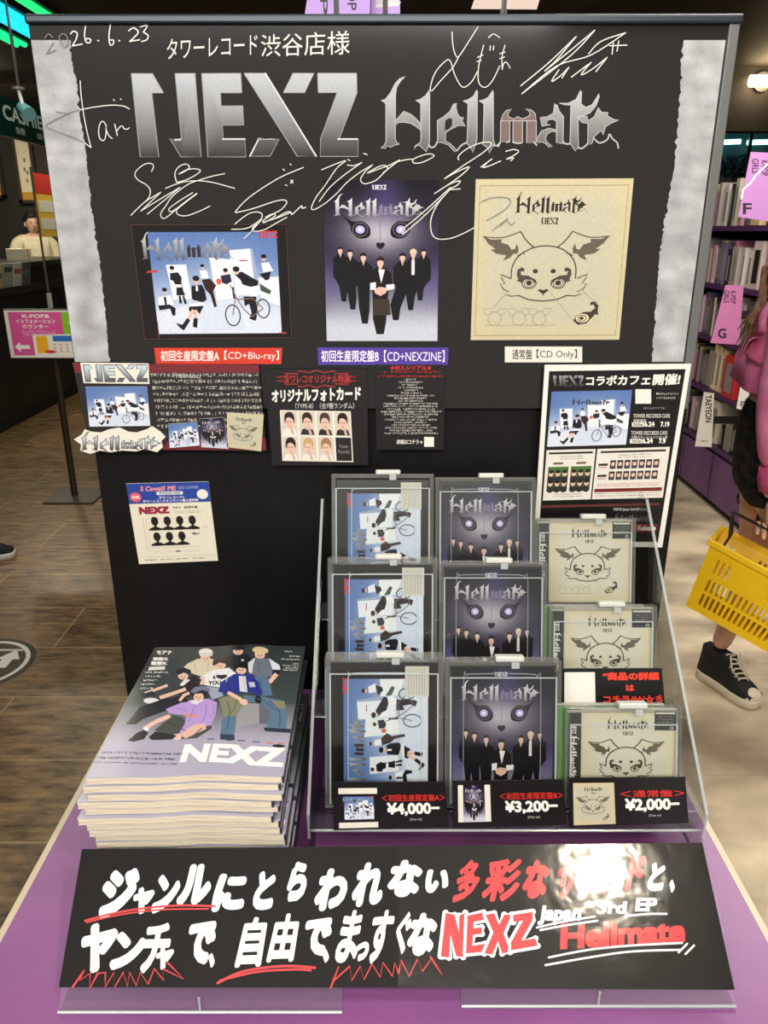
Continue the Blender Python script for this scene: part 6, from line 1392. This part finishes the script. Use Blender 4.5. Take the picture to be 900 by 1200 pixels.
# divider cards sticking out of the shelf
def divider(label, quad, Y, col, fn, xin=None):
    P = [onY(x, y, Y) for x, y in quad]; c = sum(P, Vector()) / 4
    t = thing('divider_card', label, 'sign', (c.x, Y, min(p.z for p in P)), group='divider cards on the purple shelves')
    bm = bmesh.new(); slab(bm, [p - t.location for p in P], (0, .004, 0)); obj('card', bm, mat('card_%d_%d_%d' % col, col, .45), t)
    bm = bmesh.new(); r_ = max(P, key=lambda p: p.x); z_ = sum(p.z for p in P) / 4
    box(bm, r_.x - c.x - .01, .0005, z_ - t.location.z - .02, max(SX + .0095 - c.x, r_.x - c.x + .004), .0035, z_ - t.location.z + .02); obj('tongue', bm, M_SHD, t)
    a = Art(); fn(a); a.build('lettering', local(t, planemap(Vector((0, Y, 0)), Vector((0, -1, 0)))), INK_MATTE, t)
BK = (38, 30, 42)
def f(a): a.text('F', 870.5, 238, 881, 251, BK, 1, .03); a.text('GIRLS', 881, 186, 889, 203, BK, 1, .02, rot=90); a.text('K-POP', 892, 188, 900, 206, BK, 1, .02, rot=90); a.stroke([(869,233),(871,222),(880,214),(886,205),(900,192),(910,180)], 2, (226, 224, 236), 2, sm=False)
divider('lilac divider card marked F with a white lightning line', [(880, 178), (924, 180), (910, 261), (865, 254)], 3.62, (172, 122, 180), f)
def f(a): a.text('G', 841.5, 385, 851, 396.5, BK, 1, .03); a.text('GIRLS', 848, 340, 854.5, 355, BK, 1, .02, rot=90); a.text('K-POP', 856, 341, 862.5, 356, BK, 1, .02, rot=90)
divider('pink divider card marked G', [(850.5, 334), (871.5, 335), (866, 404), (832.5, 402)], 3.80, (186, 112, 160), f)
def f(a): a.text('TAEYEON', 826.5, 463, 834, 495, BK, 1, .03, rot=90); a.squiggle(820, 829, 516, 2, BK, 1)
divider('white divider card reading TAEYEON', [(825, 459.5), (837, 461), (834, 524), (814.5, 523)], 4.05, (232, 228, 216), f)
def f(a): a.text('RED', 867.5, 470, 873, 477, BK, 1, .03, rot=90); a.text('VELVET', 873, 466, 878, 478, BK, 1, .02, rot=90)
divider('white divider card with small black letters under the pink jacket', [(869, 447), (884, 448), (880, 482), (863, 479)], 3.62, (234, 230, 222), f)

# ------------------------------------------------------------------ far right: soffit, wall lamp and lit case
tag(B('trim_1', (1.0, 6.85, 2.26, 4.2, 7.0, CEIL), noisy('soffit_brown', (42, 35, 29), (52, 44, 37), 3, .6)), kind='structure')
P = onY(895, 95, 6.8)
t = thing('wall_lamp', 'bright warm lamp on the dark soffit at the upper right', 'lamp', (P.x, 6.85, P.z))
bm = bmesh.new(); cyl(bm, (0, 0, 0), (0, -.03, 0), .07, n=24); obj('mount', bm, mat('rod_grey', (90, 90, 88), .4), t)
bm = bmesh.new(); cyl(bm, (-.11, -.06, 0), (.11, -.06, 0), .042, n=20); obj('bulb', bm, glow('warm_bulb', (255, 226, 170), 9), t)
l = bpy.data.lights.new('lamp_glow', 'POINT'); l.energy = 2.5; l.color = (1, .78, .5); l.shadow_soft_size = .05; lo = bpy.data.objects.new('lamp_glow', l); COL.objects.link(lo); lo.location = (P.x, 6.66, P.z - .02)
P0, P1 = onY(838, 138, 8.6), onY(915, 212, 8.6)
t = thing('lit_case', 'tall lit glass case with teal tubes and tangled black cables, far right', 'display case', (P0.x, 8.6, 0))
w_, z0, z1 = P1.x - P0.x, P1.z, P0.z
B('cabinet', (0, .0, 0, w_, .38, z0), M_SHD, t); B('back', (0, .34, z0, w_, .38, z1), mat('case_teal', (46, 78, 84), .5), t)
for x in (0, w_ * .5, w_ - .03): B('post', (x, 0, z0, x + .03, .03, z1), mat('case_frame', (50, 52, 52), .4), t)
B('top_panel', (0, 0, z1, w_, .38, z1 + .03), M_SHD, t)
for x0 in (.05, w_ * .5 + .05):
    bm = bmesh.new(); cyl(bm, (x0, .16, z1 - .21), (x0 + w_ * .4, .16, z1 - .20), .024, n=12); obj('tube_light', bm, glow('teal_tube', (150, 226, 226), 3.2), t)
random.seed(4)
for k in range(3):
    bm = bmesh.new(); p = Vector((w_ * (.2 + .28 * k), .14, z0 + .02)); pts = []
    for i in range(46): pts.append(p + Vector((random.uniform(-.11, .11), random.uniform(-.08, .08), random.uniform(0, .26)))); 
    tube(bm, pts, .008, 5); obj('cable_tangle', bm, mat('cable_black', (20, 22, 24), .4), t)
# the spot lamp whose reflection shows on the film of the sign
t = thing('ceiling_spot', 'round white ceiling spot lamp above the table', 'lamp', (.80, -.70, CEIL))
bm = bmesh.new(); cyl(bm, (0, 0, 0), (0, 0, -.07), .085, n=28); obj('housing', bm, mat('lamp_white', (196, 204, 200), .4), t)
bm = bmesh.new(); cyl(bm, (0, 0, -.071), (0, 0, -.076), .07, n=28); obj('lamp_face', bm, glow('spot_face', (255, 240, 214), 420), t)
t = thing('ceiling_spot', 'round white ceiling spot lamp over the cashier counter', 'lamp', (-3.28, 7.2, CEIL))
bm = bmesh.new(); cyl(bm, (0, 0, 0), (0, 0, -.07), .085, n=28); obj('housing', bm, mat('lamp_white', (196, 204, 200), .4), t)
bm = bmesh.new(); cyl(bm, (0, 0, -.071), (0, 0, -.076), .07, n=28); obj('lamp_face', bm, glow('spot_face_far', (255, 236, 204), 260), t)
